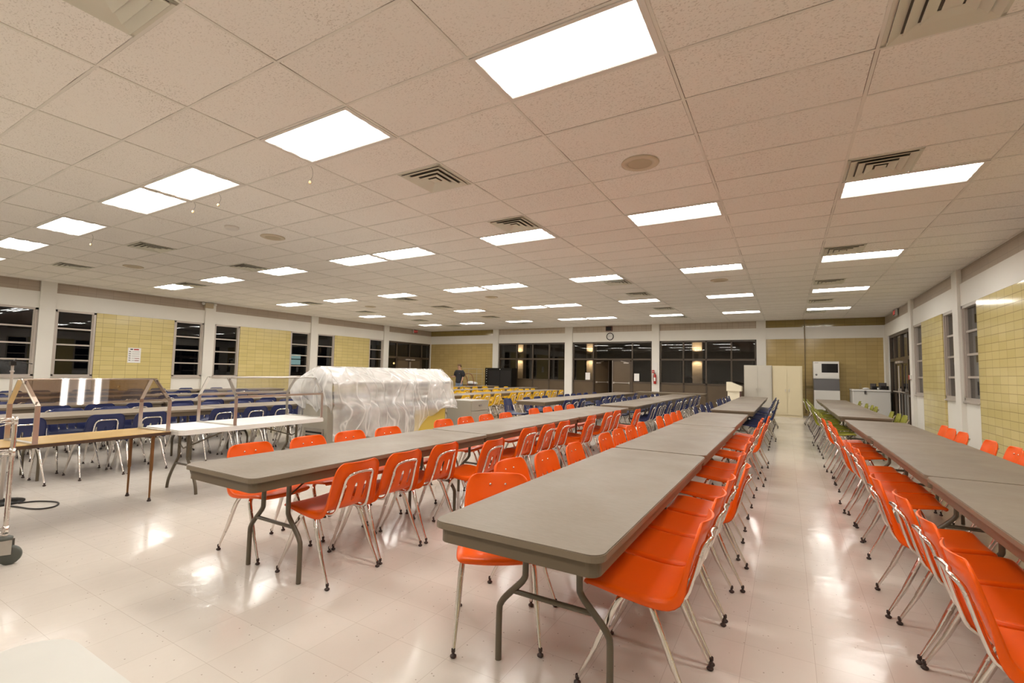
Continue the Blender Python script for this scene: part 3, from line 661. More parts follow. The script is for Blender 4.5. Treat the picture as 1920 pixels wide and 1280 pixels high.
def guard(loc, L, label, panel, hz, tops, w1, rz):
    t = thing('sneeze_guard', label, 'sneeze guard', loc, rz)
    for y in (-L/2, L/2):
        f = mb('steel')
        for q in (-1, 1):
            pts = [(q*w1, 0), (q*w1, hz), (tops[q], hz+.215)]
            for a, c in zip(pts, pts[1:]):
                d = Vector((c[0]-a[0], 0, c[1]-a[1])).normalized(); nn = Vector((d.z, 0, -d.x))*.004; A0 = Vector((a[0], 0, a[1])); C0 = Vector((c[0], 0, c[1]))
                vs = []
                for P in (A0, C0):
                    for yy in (y-.018, y+.018):
                        for k in (-1, 1): vs.append((P.x+nn.x*k, yy, P.z+nn.z*k))
                f.add(vs, [(0, 1, 3, 2), (4, 6, 7, 5), (0, 4, 5, 1), (2, 3, 7, 6), (0, 2, 6, 4), (1, 5, 7, 3)])
        f.box(-w1-.005, w1+.005, y-.02, y+.02, 0, .012); f.build('guard_frame', t)
    def pane(x0, z0, x1, z1, m, nm):
        d = Vector((x1-x0, 0, z1-z0)).normalized(); nn = Vector((d.z, 0, -d.x))*.0035; vs = []
        for (x, z) in ((x0, z0), (x1, z1)):
            for yy in (-L/2-.01, L/2+.01):
                for k in (-1, 1): vs.append((x+nn.x*k, yy, z+nn.z*k))
        mb(m).add(vs, [(0, 1, 3, 2), (4, 6, 7, 5), (0, 4, 5, 1), (2, 3, 7, 6), (0, 2, 6, 4), (1, 5, 7, 3)]).build(nm, t)
    pane(w1+.009, hz, tops[1]+.009, hz+.222, panel, 'front_panel'); pane(-w1-.009, hz, tops[-1]-.009, hz+.222, panel, 'rear_panel')
    for q in (-1, 1): mb('steel').tube([(tops[q]-q*.008, -L/2, hz+.215), (tops[q]-q*.008, L/2, hz+.215)], .008, 6).build('top_rail', t)
    if panel == 'clear':
        for q in (-1, 1): mb('steel').box(q*w1-.012, q*w1+.012, -L/2, L/2, hz-.012, hz+.012).build('mid_rail', t)
    b = mb('glide')
    for y in (-L/2, L/2):
        for q in (-1, 1):
            for a in (.12, .9): b.lathe([(0, 0), (.008, 0), (.008, .006), (0, .007)], (q*w1+(tops[q]-q*w1)*a+q*.013, y, hz+.215*a+.004), 8)
    b.build('screw', t); return t
guard((-5.70, 1.93, HO), 1.03, 'steel and tinted acrylic sneeze guard standing on the oak table', 'tglass', .315, {1: -.03, -1: -.09}, .245, A(6))
guard((-5.80, 3.68, HW), 1.22, 'clear sneeze guard with pale metal frame standing on the white plastic table', 'clear', .325, {1: .185, -1: -.185}, .345, A(4))

# covered salad bar
t = thing('salad_bar', 'long buffet counter with a roofed sneeze guard, wrapped in clear plastic behind the white table', 'buffet', (-5.71, 5.78, 0))
L2 = 1.33
mb('greyb').box(-.36, .16, -L2, L2, .0, .86).build('counter_body', t)
mb('darkedge').box(-.33, .13, -L2-.004, -L2, .03, .12).build('kick_plate', t)
f = mb('steel').box(-.30, .1, -L2-.012, -L2+.0, .14, .52); f.build('vent_frame', t)
b = mb('dark')
for i in range(6): b.box(-.27, .07, -L2-.016, -L2-.012, .175+i*.055, .20+i*.055)
b.build('vent_slats', t)
mb('greyb').box(.16, .166, -L2, .45, .10, .74).build('front_panel', t)
mb('yelp').box(.16, .168, .47, L2-.03, .02, .72).build('yellow_panel', t)
mb('steel').box(.16, .34, -L2+.25, L2, .765, .79).box(.15, .175, -L2+.25, L2, .72, .79).box(.32, .335, -L2+.25, L2, .70, .77).build('tray_slide', t)
mb('steel').box(-.38, .18, -L2-.01, L2+.01, .86, .885).build('counter_top', t)
for y in (-L2+.08, 0, L2-.06): mb('steel').tube([(-.10, y, .88), (-.10, y, 1.28)], .016, 8).build('guard_post', t)
rf = mb('whitep'); rz = 1.165; rt = 1.375
for q in (-1, 1):
    x0, x1 = q*.265-.0, q*.01
    rf.add([(x0, -L2, rz), (x1, -L2, rt), (x1, L2, rt), (x0, L2, rz), (x0, -L2, rz+.008), (x1, -L2, rt+.008), (x1, L2, rt+.008), (x0, L2, rz+.008)], [(0, 3, 2, 1), (4, 5, 6, 7), (0, 1, 5, 4), (2, 3, 7, 6), (0, 4, 7, 3), (1, 2, 6, 5)])
rf.build('guard_roof', t)
mb('steel').box(.255, .272, -L2, L2, rz-.022, rz+.006).box(-.272, -.255, -L2, L2, rz-.022, rz+.006).tube([(0, -L2, rt), (0, L2, rt)], .01, 6).build('guard_rail', t)
mb('whitep').box(.255, .262, .7, L2-.01, .885, rz-.02).build('inner_panel', t)
# the plastic sheet itself
def hem(y):   # lowest point of the front drape along the bar (y relative to its middle)
    u = (y+1.45)/2.9
    return .36+.05*math.sin(u*9)-.07*math.exp(-((u-.35)/.1)**2) if u < .60 else .33+.30*min(1, (u-.60)/.09)+max(0, u-.69)*.35+.05*math.sin(u*24)
rs = random.Random(3); ph = [rs.uniform(0, 6.28) for _ in range(12)]
def wr(a, y):
    return .7*math.sin(2.6*y+ph[0]+1.3*a+.8*math.sin(1.3*a+ph[1]))+.34*math.sin(7*y+ph[2]-2.4*a+2*math.sin(2*y))+.10*math.sin(16*y-5*a+ph[3])+.22*math.sin(4*a+3*y+ph[4])
rows = []; NY = 130
for i in range(NY+1):
    y = -1.36+2.72*i/NY; sag = .012*abs(math.sin(y*3.1)); row = []
    key = [(-.44, .55), (-.43, .84), (-.36, 1.0), (-.295, rz+.0), (-.15, (rz+rt)/2+.02-sag), (0, rt+.022), (.15, (rz+rt)/2+.03-sag), (.29, rz+.012)]
    hz_ = hem(y); bx = .375 if i/NY > .05 else .30
    key += [(.305, 1.0), (.335, .86), (bx, .80), (bx+.02, .70), (bx+.03, (hz_+.66)/2 if hz_ < .6 else hz_+.02), (bx+.02, hz_)]
    pts = []
    for a, c in zip(key, key[1:]):
        for k in range(4): pts.append((a[0]+(c[0]-a[0])*k/4, a[1]+(c[1]-a[1])*k/4))
    pts.append(key[-1]); n_ = len(pts)
    for k, (x, z) in enumerate(pts):
        roof = 12 <= k <= 28; amp = .003 if roof else .012
        if k > 40: amp = .022
        row.append((x+amp*wr(k*.12, y)+(amp if k > 28 else 0), y, z+(.005*wr(k*.12, y)+.004 if roof else 0)))
    rows.append(row)
sh = mb('sheet').grid(rows); o = sh.build('plastic_sheet', loc=(-5.71, 5.78, 0)); tag(o, 'crumpled clear plastic sheeting draped over the roofed salad bar', 'plastic sheet')
# bunched end of the sheet hanging over the near gable
rows = []
for i in range(41):
    a = i/40; row = []
    for k in range(25):
        v = k/24; ang = -PI*.5+PI*a
        top = Vector((.285*math.sin(ang), -1.35, rz+(rt-rz)*math.cos(ang)*1.0+.02)); bulge = math.sin(PI*min(1, v*1.1))**.8
        x = top.x*(1.02+(.75 if top.x < 0 else .05)*bulge)-.12*bulge*(.5-.5*math.cos(PI*(1-a))); z = top.z-v*(top.z-.74-.12*abs(math.sin(a*7)))
        y = -1.355-.05*bulge*(1-abs(2*a-1)*.5)-.018*wr(v*3, a*3)*v
        row.append((x+.012*wr(v*2, a*4), min(y, -1.352), z))
    rows.append(row)
o2 = mb('sheet').grid(rows).build('sheet_end_fold', o, label='bunched end of the plastic sheeting')
# grey cabinet past the bar
t = thing('metal_cabinet', 'low taupe metal cabinet just past the end of the covered buffet', 'cabinet', (-5.52, 7.80, 0))
mb('greyb').box(-.30, .27, -.3, .3, .04, .80).build('cabinet_body', t); mb('darkedge').box(-.28, .25, -.28, .28, 0, .04).build('plinth', t)
mb('greyb').box(.27, .284, -.29, .29, .07, .60).build('door', t); d = mb('greyb').box(.27, .284, -.29, .29, .61, .79).build('drawer', t); mb('steel').box(.284, .30, -.05, .05, .69, .72).build('handle', d)

# ------------------------------------------------------------------ things at the left frame edge
t = thing('wire_shelving', 'chrome wire shelving rack on grey casters at the left edge', 'rack', (-4.709, .49, 0), A(60))
for sx in (-1, 1):
    for sy in (-1, 1):
        x, y = .60*sx, .22*sy
        b = mb('chrome').tube([(x, y, .19), (x, y, .985)], .0145, 10)
        for k in range(31): b.tube([(x, y, .19+k*.0254), (x, y, .193+k*.0254)], .0156, 8)
        b.build('post', t)
        c_ = mb('steel').box(x-.03, x+.03, y-.03, y+.03, .160, .168).box(x-.03, x+.045, y-.026, y-.022, .07, .165).box(x-.03, x+.045, y+.022, y+.026, .07, .165).build('caster', t)
        mb('wheel').lathe([(.0, -.018), (.054, -.018), (.062, -.012), (.062, .012), (.054, .018), (0, .018)], (x+.03, y, .062), 22, 'y').build('wheel', c_)
        mb('wheel').lathe([(0, .168), (.042, .168), (.042, .182), (.025, .192), (0, .192)], (x, y, 0), 14).build('bumper', c_)
for z in (.22, .74, .955):
    b = mb('chrome')
    for y in (-.22, .22): b.tube([(-.6, y, z), (.6, y, z)], .004, 6).tube([(-.6, y, z+.028), (.6, y, z+.028)], .004, 6)
    for x in (-.6, .6): b.tube([(x, -.22, z), (x, .22, z)], .004, 6).tube([(x, -.22, z+.028), (x, .22, z+.028)], .004, 6)
    for k in range(40): xx = -.585+k*.03; b.tube([(xx, -.22, z+.03), (xx, .22, z+.03)], .0022, 4, False)
    for x in (-.6, .6):
        for y in (-.22, .22): b.lathe([(.013, z-.012), (.019, z-.012), (.017, z+.04), (.013, z+.04)], (x, y, 0), 10)
    b.build('wire_shelf', t)
b = mb('maroon').bbox(-.16, .16, -.12, .12, 0, .38, .03); o = b.build('bin', loc=(-4.63, .72, .253)); o.rotation_euler = (0, 0, A(60)); tag(o, 'dark red plastic bin on the bottom shelf of the wire rack', 'bin')
t = thing('pole_stand', 'thin grey pole on a round black floor base with a small top bracket', 'stand', (-6.62, 1.56, 0))
mb('black').lathe([(.17, 0), (.17, .012), (.06, .03), (.03, .035), (0, .035)], n=28).build('base', t)
mb('alu').tube([(0, 0, .03), (0, 0, .82)], .016, 10).build('lower_pole', t); mb('alu').tube([(0, 0, .82), (0, 0, 1.335)], .011, 10).lathe([(.011, 1.27), (.017, 1.27), (.017, 1.285), (.011, 1.285)], n=10).build('upper_pole', t)
b = mb('blackp').box(-.03, .03, -.02, .02, 1.335, 1.375); b.tube([(-.20, -.07, 1.395), (0, 0, 1.38), (.16, .10, 1.355)], .004, 5).tube([(-.12, .05, 1.40), (.0, 0, 1.38)], .004, 5); b.build('bracket', t)
o = mb('cord').tube(smooth_path([(-6.445, 1.64, .009), (-6.40, 1.75, .009), (-6.25, 1.84, .009), (-6.13, 1.845, .009), (-6.03, 1.78, .009), (-6.03, 1.70, .009), (-6.12, 1.64, .009), (-6.28, 1.60, .009), (-6.43, 1.55, .009)], 5), .007, 8).build('power_cord'); tag(o, 'black cord looped on the floor beside the pole stand base', 'cord')
t = thing('plastic_table', 'corner of a white plastic folding table at the bottom left of the photo', 'table', (-1.12, -.43, 0), 0)
MT['granite'] = vary(mat('speckled_white_plastic', rough=.45), (.56, .545, .50), .03, 5)
b = mb('granite'); b.prism(rrect(-.38, .38, -.91, .91, .10, 8), .70, .729); b.prism(rrect(-.375, .375, -.905, .905, .095, 8), .729, .737); b.build('tabletop', t)
for s in (-1, 1):
    for q in (-1, 1): mb('legpaint').tube(smooth_path([(q*.1, s*.6, .70), (q*.1, s*.6, .4), (q*.27, s*.6, .2), (q*.28, s*.6, 0)], 4), .015, 8).build('leg', t)
t.location = (-1.12, -.43, 0)

# ------------------------------------------------------------------ far wall fittings and furniture
t = thing('wall_clock', 'round wall clock with black rim above the double doors', 'clock', (-6.79, YF, 3.05))
mb('blackp').lathe([(.135, -.0), (.165, -.0), (.168, -.03), (.15, -.045), (.138, -.04), (.135, -.02)], n=32, axis='y').build('clock_rim', t)
mb('white').lathe([(.0, -.022), (.138, -.022)], n=32, axis='y').build('clock_face', t)
b = mb('black')
for k in range(12):
    a = k*PI/6; r0, r1 = .105, .122; dx, dz = math.sin(a), math.cos(a)
    b.tube([(r0*dx, -.026, r0*dz), (r1*dx, -.026, r1*dz)], .0045, 4)
b.build('hour_marks', t)
mb('black').tube([(.01, -.028, 0), (-.062, -.028, .018)], .004, 4).tube([(-.012, -.03, -.004), (.085, -.03, .03)], .003, 4).build('clock_hands', t)
for k in range(12):
    a = k*PI/6; n_ = 12 if k == 0 else k
    text_mesh('clock_numeral', str(n_), .035, 'black', t, (.085*math.sin(a), -.0235, .085*math.cos(a)), (PI/2, 0, 0))
t = thing('wall_speaker', 'square dark red box speaker on the frieze above the clock', 'speaker', (-6.83, YF, 3.40))
mb('maroon').box(-.14, .14, -.10, .02, -.10, .10).build('speaker_box', t); mb('blackp').box(-.12, .12, -.104, -.10, -.08, .08).build('grille', t)
t = thing('fire_extinguisher', 'red fire extinguisher on the pillar right of the double doors', 'fire extinguisher', (-4.79, YF-.05, 1.0))
mb('red').lathe([(0, 0), (.05, 0), (.058, .02), (.058, .34), (.045, .39), (.02, .415), (.02, .43)], (0, -.08, .0), 16).build('cylinder', t)
mb('black').box(-.015, .015, -.10, -.05, .43, .46).tube([(0, -.08, .45), (.0, -.15, .47)], .007, 6).tube([(-.02, -.08, .44), (-.075, -.09, .40), (-.07, -.10, .2), (-.05, -.10, .1)], .009, 6).build('valve_and_hose', t)
mb('white').box(-.035, .035, -.142, -.138, .12, .27).build('paper_label', t); mb('steel').box(-.03, .03, -.03, .0, .05, .36).build('bracket', t)
t = thing('fire_alarm_pull', 'small red fire alarm pull station beside the fire extinguisher', 'fire alarm', (-4.87, YF-.05, 1.52)); mb('red').box(-.05, .05, -.045, 0, -.06, .06).build('alarm_box', t); mb('white').box(-.04, .04, -.055, -.045, -.015, .005).build('pull_handle', t)
o = mb('white').box(-4.88, -4.70, YF-.062, YF-.05, 1.45, 1.9).build('wall_panel'); tag(o, 'pale flat cover panel on the pillar above the fire extinguisher', 'panel')
b = mb('pipe').tube([(.61, YF-.03, H), (.61, YF-.03, .10)], .016, 8); o = b.build('wall_pipe'); tag(o, 'thin pipe painted shadow brown, running down the tan tiled wall beside the ice machine', 'pipe')
o = mb('tan').box(.63, .86, YF-.05, YF+.012, 1.0, 1.10).build('wall_conduit'); tag(o, 'short tan conduit box on the tiled wall left of the ice machine', 'conduit')
o.data.materials[0] = MT['olive_x']
def cabinet(x0, x1, yf, m, label, zt):
    cx = (x0+x1)/2; w_ = (x1-x0)/2; t = thing('storage_cabinet', label, 'cabinet', (cx, yf+.23, 0))
    mb(m).box(-w_, w_, -.21, .23, .0, zt).build('cabinet_body', t)
    for s in (-1, 1):
        d = mb(m).box(s*.004, s*(w_-.03), -.232, -.21, .07, zt-.045).build('door', t)
        mb('steel').box(s*.055-.011, s*.055+.011, -.255, -.232, .87, .97).box(s*.055-.006, s*.055+.006, -.27, -.25, .90, .965).build('handle', d)
cabinet(-1.335, -.445, 19.22, 'greycab', 'pale grey two door steel cabinet, left of the matching pair', 1.80)
cabinet(-.435, .485, 19.30, 'beigecab', 'cream yellow two door steel cabinet, right of the matching pair', 1.79)
o = mb('tan').box(-.45, -.05, 19.45, 19.62, 1.79, 1.80).build('cardboard_sheet'); tag(o, 'flat cardboard sheet lying on top of the cream cabinet', 'cardboard'); o.rotation_euler = (0, 0, 0)
t = thing('ice_machine', 'white ice machine with a black upper window and dark bin door', 'ice machine', (1.21, 19.80, 0)); W = .375
mb('white').box(-W, W, .0, .55, 1.40, 1.97).build('ice_maker_head', t)
mb('black').box(-W+.245, W-.03, -.008, .0, 1.58, 1.89).build('upper_window', t); mb('blackp').box(-W+.25, -W+.40, -.014, -.008, 1.59, 1.88).build('grille', t)
mb('white').box(-W+.45, W-.02, -.012, 0, 1.44, 1.53).build('name_plate', t)
lg = mb('slate').lathe([(0, -.002), (.032, -.002), (.032, -.006), (0, -.006)], (-W+.085, 0, 1.50), 16, 'y').build('round_emblem', t); mb('white').tube([(-W+.065, -.008, 1.495), (-W+.085, -.008, 1.512), (-W+.105, -.008, 1.495)], .004, 4).build('emblem_mark', lg)
mb('slate').box(-W+.04, -W+.15, -.003, 0, 1.915, 1.925).build('name_strip', t)
mb('offw').box(-W-.01, W+.01, -.03, .56, 1.365, 1.40).build('ledge', t)
mb('slate').add([(-W, -.12, .96), (W, -.12, .96), (W, .0, 1.365), (-W, .0, 1.365), (-W, .1, .96), (W, .1, .96), (W, .1, 1.365), (-W, .1, 1.365)], [(0, 1, 2, 3), (4, 7, 6, 5), (0, 4, 5, 1), (3, 2, 6, 7), (0, 3, 7, 4), (1, 5, 6, 2)]).build('bin_door', t)
mb('offw').box(-W, W, -.12, .56, .10, .96).box(-W, W, .10, .56, .96, 1.37).build('ice_bin', t)
for sx in (-1, 1):
    for y in (-.07, .5): mb('steel').tube([(sx*(W-.05), y, 0), (sx*(W-.05), y, .1)], .02, 8).build('leg', t)
t = thing('chest_freezer', 'white chest freezer against the tan tiled far wall', 'freezer', (2.39, 19.75, 0))
mb('offw').bbox(-.50, .50, -.55, .32, .04, .98, .02).build('freezer_body', t); mb('blackp').box(-.48, .48, -.53, .30, 0, .04).build('plinth', t)
lid = mb('white').bbox(-.51, .51, -.56, .33, .985, 1.04, .03).build('lid', t); mb('slate').box(-.515, .515, -.565, .3, .978, .988).build('lid_gasket', lid)
mb('slate').box(-.19, -.14, -.585, -.55, .90, 1.0).build('latch', t)
for k, (x, y, w_, h_, m, lab) in enumerate(((2.47, 19.42, .075, .20, 'slate', 'dark grey coffee maker on the freezer lid, left of the pair'), (2.72, 19.45, .095, .23, 'slate', 'dark grey coffee maker on the freezer lid, larger right one'))):
    t = thing('coffee_maker', lab, 'coffee maker', (x, y, 1.04), 0, None); mb(m).bbox(-w_, w_, -.07, .10, .0, h_, .03).build('housing', t); mb('blackp').bbox(-w_*.6, w_*.6, -.10, -.03, .02, h_*.55, .02).build('carafe_bay', t)
    mb('blackp').bbox(w_, w_+.06, -.03, .05, .0, h_*.55, .01).build('water_tank', t)
t = mb('clear').lathe([(.0, 0), (.035, 0), (.035, .15), (.03, .19), (.03, .2)], n=12).build('glass_jar', loc=(2.13, 19.45, 1.04)); tag(t, 'tall clear jar on the left of the freezer lid', 'jar')
t = mb('paper').lathe([(0, 0), (.04, 0), (.10, .025), (.09, .045), (.03, .06), (0, .06)], n=14).build('paper_bag', loc=(2.27, 19.36, 1.04)); tag(t, 'small heap of white paper on the left of the freezer lid', 'paper')
t = mb('offw').lathe([(0, 0), (.028, 0), (.034, .07), (.03, .07)], n=12).build('white_cup', loc=(2.585, 19.30, 1.04)); tag(t, 'small white cup between the two coffee makers', 'cup')
t = thing('lectern', 'cream lectern with a sloping top by the right dark glazing', 'lectern', (-1.62, 18.75, 0))
def prism_xz(b, poly, y0, y1):
    n = len(poly); return b.add([(x, y0, z) for x, z in poly]+[(x, y1, z) for x, z in poly], [tuple(range(n)), tuple(range(n, 2*n))[::-1]]+[(i, n+i, n+(i+1) % n, (i+1) % n) for i in range(n)])
prism_xz(mb('beigecab'), [(-.20, .0), (.19, .0), (.19, .87), (-.20, .87)], -.24, .24).build('lectern_body', t)
prism_xz(mb('beigecab'), [(-.235, .86), (.245, .86), (.245, 1.03), (-.12, 1.18), (-.235, 1.18)], -.27, .27).build('lectern_head', t)
prism_xz(mb('maroon'), [(.19, .0), (.215, .0), (.215, .86), (.19, .86)], -.23, .23).build('side_trim', t)

for o in list(t.children): 
    if o.name.startswith('lectern_'): o.data.materials[0] = MT.setdefault('lectern', mat('lectern_cream', (.80, .72, .55), .4))
# black proofing cabinet and carts by the far left corner
t = thing('black_cabinet', 'tall black cabinet with a column of small white buttons by the left glazing', 'cabinet', (-12.15, 19.75, 0))
mb('black').box(-.76, .76, -.15, .35, .06, 1.56).build('cabinet_body', t); mb('blackp').box(-.72, .72, -.12, .32, 0, .06).build('plinth', t)
for x0, x1 in ((-.56, .10), (.12, .74)): mb('blackp').box(x0, x1, -.165, -.15, .10, 1.44).build('door', t)
b = mb('white')
for z in (1.48, 1.38, 1.28, 1.17, 1.02, .88, .72): b.lathe([(0, -.152), (.018, -.152), (.018, -.16), (0, -.16)], (-.67, 0, z), 8, 'y')
b.lathe([(0, -.152), (.02, -.152), (.02, -.16), (0, -.16)], (.1, 0, 1.50), 8, 'y'); b.build('button', t)
t = thing('wire_cart', 'wire framed stock cart behind the standing person', 'cart', (-13.56, 19.45, 0))
b = mb('greyb')
for x in (-.42, .42):
    for y in (-.25, .25): b.tube([(x, y, .1), (x, y, 1.51)], .009, 6)
for z in (1.50, 1.26): b.tube([(-.42, -.25, z), (.42, -.25, z)], .009, 6).tube([(-.42, .25, z), (.42, .25, z)], .009, 6)
b.build('frame', t); mb('darkedge').box(-.42, .42, -.25, .25, .66, .70).box(-.42, .42, -.25, .25, .15, .18).build('shelf', t)
for x in (-.42, .42):
    for y in (-.25, .25): mb('wheel').lathe([(0, -.015), (.05, -.015), (.05, .015), (0, .015)], (x, y, .05), 12, 'x').build('wheel', t)
t = thing('laundry_bundle', 'white bundled cloth on the stock cart shelf', 'cloth', (-13.55, 19.42, .702)); mb('paper').ell((-.08, 0, .096), (.22, .16, .095), 14, 8).ell((.12, .02, .08), (.17, .15, .08), 12, 8).build('bundle', t)
t = thing('hand_truck', 'red brown hand truck with curved handle beside the black cabinet', 'hand truck', (-13.12, 18.75, 0))
mb('dolly').tube(smooth_path([(-.22, -.05, .12), (-.20, -.05, .6), (-.22, -.05, .95), (-.36, -.05, 1.20), (-.33, -.05, 1.245), (-.05, -.05, 1.25), (.08, -.05, 1.12), (.16, -.05, .8), (.20, -.05, .12)], 4), .016, 8).build('handle_frame', t)
mb('alu').box(-.22, .2, -.06, -.04, .30, .34).box(-.21, .18, -.06, -.04, .6, .63).build('cross_bar', t); mb('steel').box(-.22, .2, -.28, -.03, .0, .012).build('toe_plate', t)
for x in (-.25, .23): mb('blackp').lathe([(0, -.03), (.11, -.03), (.12, -.015), (.12, .015), (.11, .03), (0, .03)], (x, .07, .12), 16, 'x').build('wheel', t)

# ------------------------------------------------------------------ side wall fittings
def exit_sign(x, y, z, s, label):
    t = thing('exit_sign', label, 'exit sign', (x, y, z))
    mb('offw').box(-.03, .03, -.155, .155, -.10, .10).build('sign_box', t); mb('maroon').box(s*.031, s*.033, -.145, .145, -.09, .09).build('sign_face', t)
    text_mesh('sign_lettering', 'EXIT', .155, 'exitred', t, (s*.035, 0, -.005), (PI/2, 0, PI/2*s), .001)
MT['exitred'] = m_emit('exit_red', (1, .16, .12), .55)
exit_sign(XL+.03, 19.04, 3.42, 1, 'lit red EXIT sign over the dark double doors in the left wall')
exit_sign(XR-.03, 18.25, 3.42, -1, 'lit red EXIT sign over the dark double doors in the right wall')
t = thing('emergency_light', 'twin head emergency light high on the left wall between the windows', 'emergency light', (XL, 8.62, 3.44))
mb('spk').box(.0, .10, -.13, .13, -.10, .06).build('battery_box', t)
for y in (-.19, .19): mb('offw').lathe([(0, 0), (.03, .0), (.055, .05), (.055, .07), (0, .07)], (.02, y, .04), 12, 'x').build('lamp_head', t)
t = thing('wall_poster', 'white notice with a red and black headline on the yellow tile panel', 'poster', (XL+.012, 6.60, 1.645))
mb('paper').box(0, .004, -.165, .165, -.225, .225).build('poster_sheet', t)
b = mb('black').box(.004, .005, -.11, -.04, .165, .195); b.mat(MT['red']).box(.004, .005, -.02, .11, .160, .195); b.mat(MT['slate'])
for k in range(5): b.box(.004, .005, -.06, .13, .105-k*.065, .112-k*.065).box(.004, .005, -.14, -.09, .10-k*.065, .12-k*.065)
b.mat(MT['red']).box(.004, .005, .02, .13, -.10, -.09).box(.004, .005, .02, .12, -.165, -.155); b.build('poster_print', t)
for y, s in ((16.32, 1),):
    t = thing('fire_alarm_pull', 'red and white fire alarm pull on the right wall pillar by the dark doors', 'fire alarm', (XR-.045, y+.08, 1.45)); mb('red').box(-.04, 0, -.05, .05, -.06, .06).build('alarm_box', t); mb('white').box(-.035, 0, -.13, -.06, -.05, .06).build('cover_plate', t)
# lit signs and a street lamp out in the dark, seen through the left windows
MT['signlit'] = m_emit('sign_lit', (.62, .95, .90), 1.3)
t = thing('lit_sign', 'two panel pale lit sign outside in the dark beyond the left windows', 'sign', (-24.1, 16.93, 0))
b = mb('black').box(-.12, 0, -.42, .42, 1.52, 2.16)
for y in (-.38, .38): b.tube([(-.06, y, 0), (-.06, y, 1.6)], .03, 6)
b.build('sign_frame', t)
for z0, z1 in ((1.88, 2.13), (1.55, 1.83)): mb('signlit').box(0, .01, -.38, .38, z0, z1).build('sign_face', t)
t = thing('street_lamp', 'distant orange street lamp outside the left double doors', 'street lamp', (-24.5, 25.2, 0)); mb('black').tube([(0, 0, 0), (0, 0, 1.78)], .03, 6).build('pole', t)
MT['lampo'] = m_emit('lamp_orange', (1, .62, .25), 6); mb('lampo').ell((0, 0, 1.84), (.07, .07, .07), 10, 6).build('lamp_globe', t)
st(mb('dark').box(-30, XL-.3, -10, 40, -.2, -.02).build('ground_outside')); bpy.data.objects['ground_outside'].data.materials[0] = mat('asphalt', (.03, .03, .03), .9)
st(mb('dark').box(XR+.3, 20, -10, 40, -.2, -.02).build('ground_outside.001')); bpy.data.objects['ground_outside.001'].data.materials[0] = bpy.data.materials['asphalt']

# ------------------------------------------------------------------ the standing person
def skin_body(name, joints, edges, m, parent, lvl=2):
    me = bpy.data.meshes.new(name); me.from_pydata([j[0] for j in joints], edges, []); o = bpy.data.objects.new(name, me); C.objects.link(o)
    me.materials.append(MT[m]); sk = o.modifiers.new('skin', 'SKIN'); sk.use_smooth_shade = True; sub = o.modifiers.new('sub', 'SUBSURF'); sub.levels = lvl; sub.render_levels = lvl
    if not me.skin_vertices: me.skin_vertices.new()
    for k, j in enumerate(joints):
        v = me.skin_vertices[0].data[k]; v.radius = (j[1], j[2] if len(j) > 2 else j[1]); v.use_root = (k == 0)
    dg = bpy.context.evaluated_depsgraph_get(); m2 = bpy.data.meshes.new_from_object(o.evaluated_get(dg)); bpy.data.objects.remove(o)
    m2.polygons.foreach_set('use_smooth', [True]*len(m2.polygons)); m2.materials.clear(); m2.materials.append(MT[m])
    o = bpy.data.objects.new(name, m2); C.objects.link(o); o.parent = parent; return o
pr_ = thing('person', 'person in black polo shirt, jeans and tan cap standing near the stock cart', 'person', (-13.56, 18.35, 0), A(-92)); pr_.scale = (.97, .97, .965)
# local frame: facing +x, +y is the person's left
J = [((0, 0, .93), .115, .14), ((0, 0, 1.10), .10, .13), ((.0, 0, 1.28), .105, .14), ((-.01, 0, 1.40), .075, .12), ((.0, 0, 1.49), .062), ((.01, 0, 1.56), .062), ((.02, 0, 1.635), .105, .098), ((.02, 0, 1.705), .098, .09),
     ((0, .19, 1.415), .055), ((-.01, .235, 1.17), .044), ((.06, .22, .96), .034), ((.09, .215, .90), .028),
     ((0, -.19, 1.415), .055), ((.03, -.24, 1.17), .044), ((.26, -.20, 1.13), .034), ((.33, -.18, 1.14), .028),
     ((.0, .10, .86), .088), ((.01, .11, .50), .058), ((-.03, .12, .10), .040), ((.02, .12, .05), .04), ((.14, .13, .035), .032),
     ((.0, -.10, .86), .088), ((.01, -.11, .50), .058), ((-.03, -.12, .10), .040), ((.02, -.12, .05), .04), ((.14, -.13, .035), .032)]
Ed = [(0, 1), (1, 2), (2, 3), (3, 4), (4, 5), (5, 6), (6, 7), (3, 8), (8, 9), (9, 10), (10, 11), (3, 12), (12, 13), (13, 14), (14, 15), (0, 16), (16, 17), (17, 18), (18, 19), (19, 20), (0, 21), (21, 22), (22, 23), (23, 24), (24, 25)]
# hands: palm and five fingers each
def hand(base, d, side, up):
    base = Vector(base); d = Vector(d).normalized(); up = Vector(up).normalized(); s = d.cross(up).normalized()
    k0 = len(J); J.append((tuple(base+d*.05), .030, .018)); Ed.append((11 if side > 0 else 15, k0))
    for i, (off, ln) in enumerate(((-.03, .060), (-.010, .068), (.011, .064), (.030, .05))):
        a = len(J); J.append((tuple(base+d*.085+s*off), .0105)); J.append((tuple(base+d*(.085+ln*.6)+s*off+up*.008), .009)); J.append((tuple(base+d*(.085+ln)+s*off+up*.028), .0075))
        Ed.extend([(k0, a), (a, a+1), (a+1, a+2)])
    a = len(J); J.append((tuple(base+d*.045-s*.038+up*.01), .011)); J.append((tuple(base+d*.075-s*.05+up*.028), .009)); Ed.extend([(k0, a), (a, a+1)])
hand((.09, .215, .90), (.2, 0, -1), 1, (1, 0, .2)); hand((.33, -.18, 1.14), (1, .15, .05), -1, (0, 0, 1))
body = skin_body('person_body', J, Ed, 'skin', pr_, 1)
b = mb('skin'); b.ell((.100, 0, 1.640), (.02, .012, .02), 8, 6); b.build('nose', pr_)
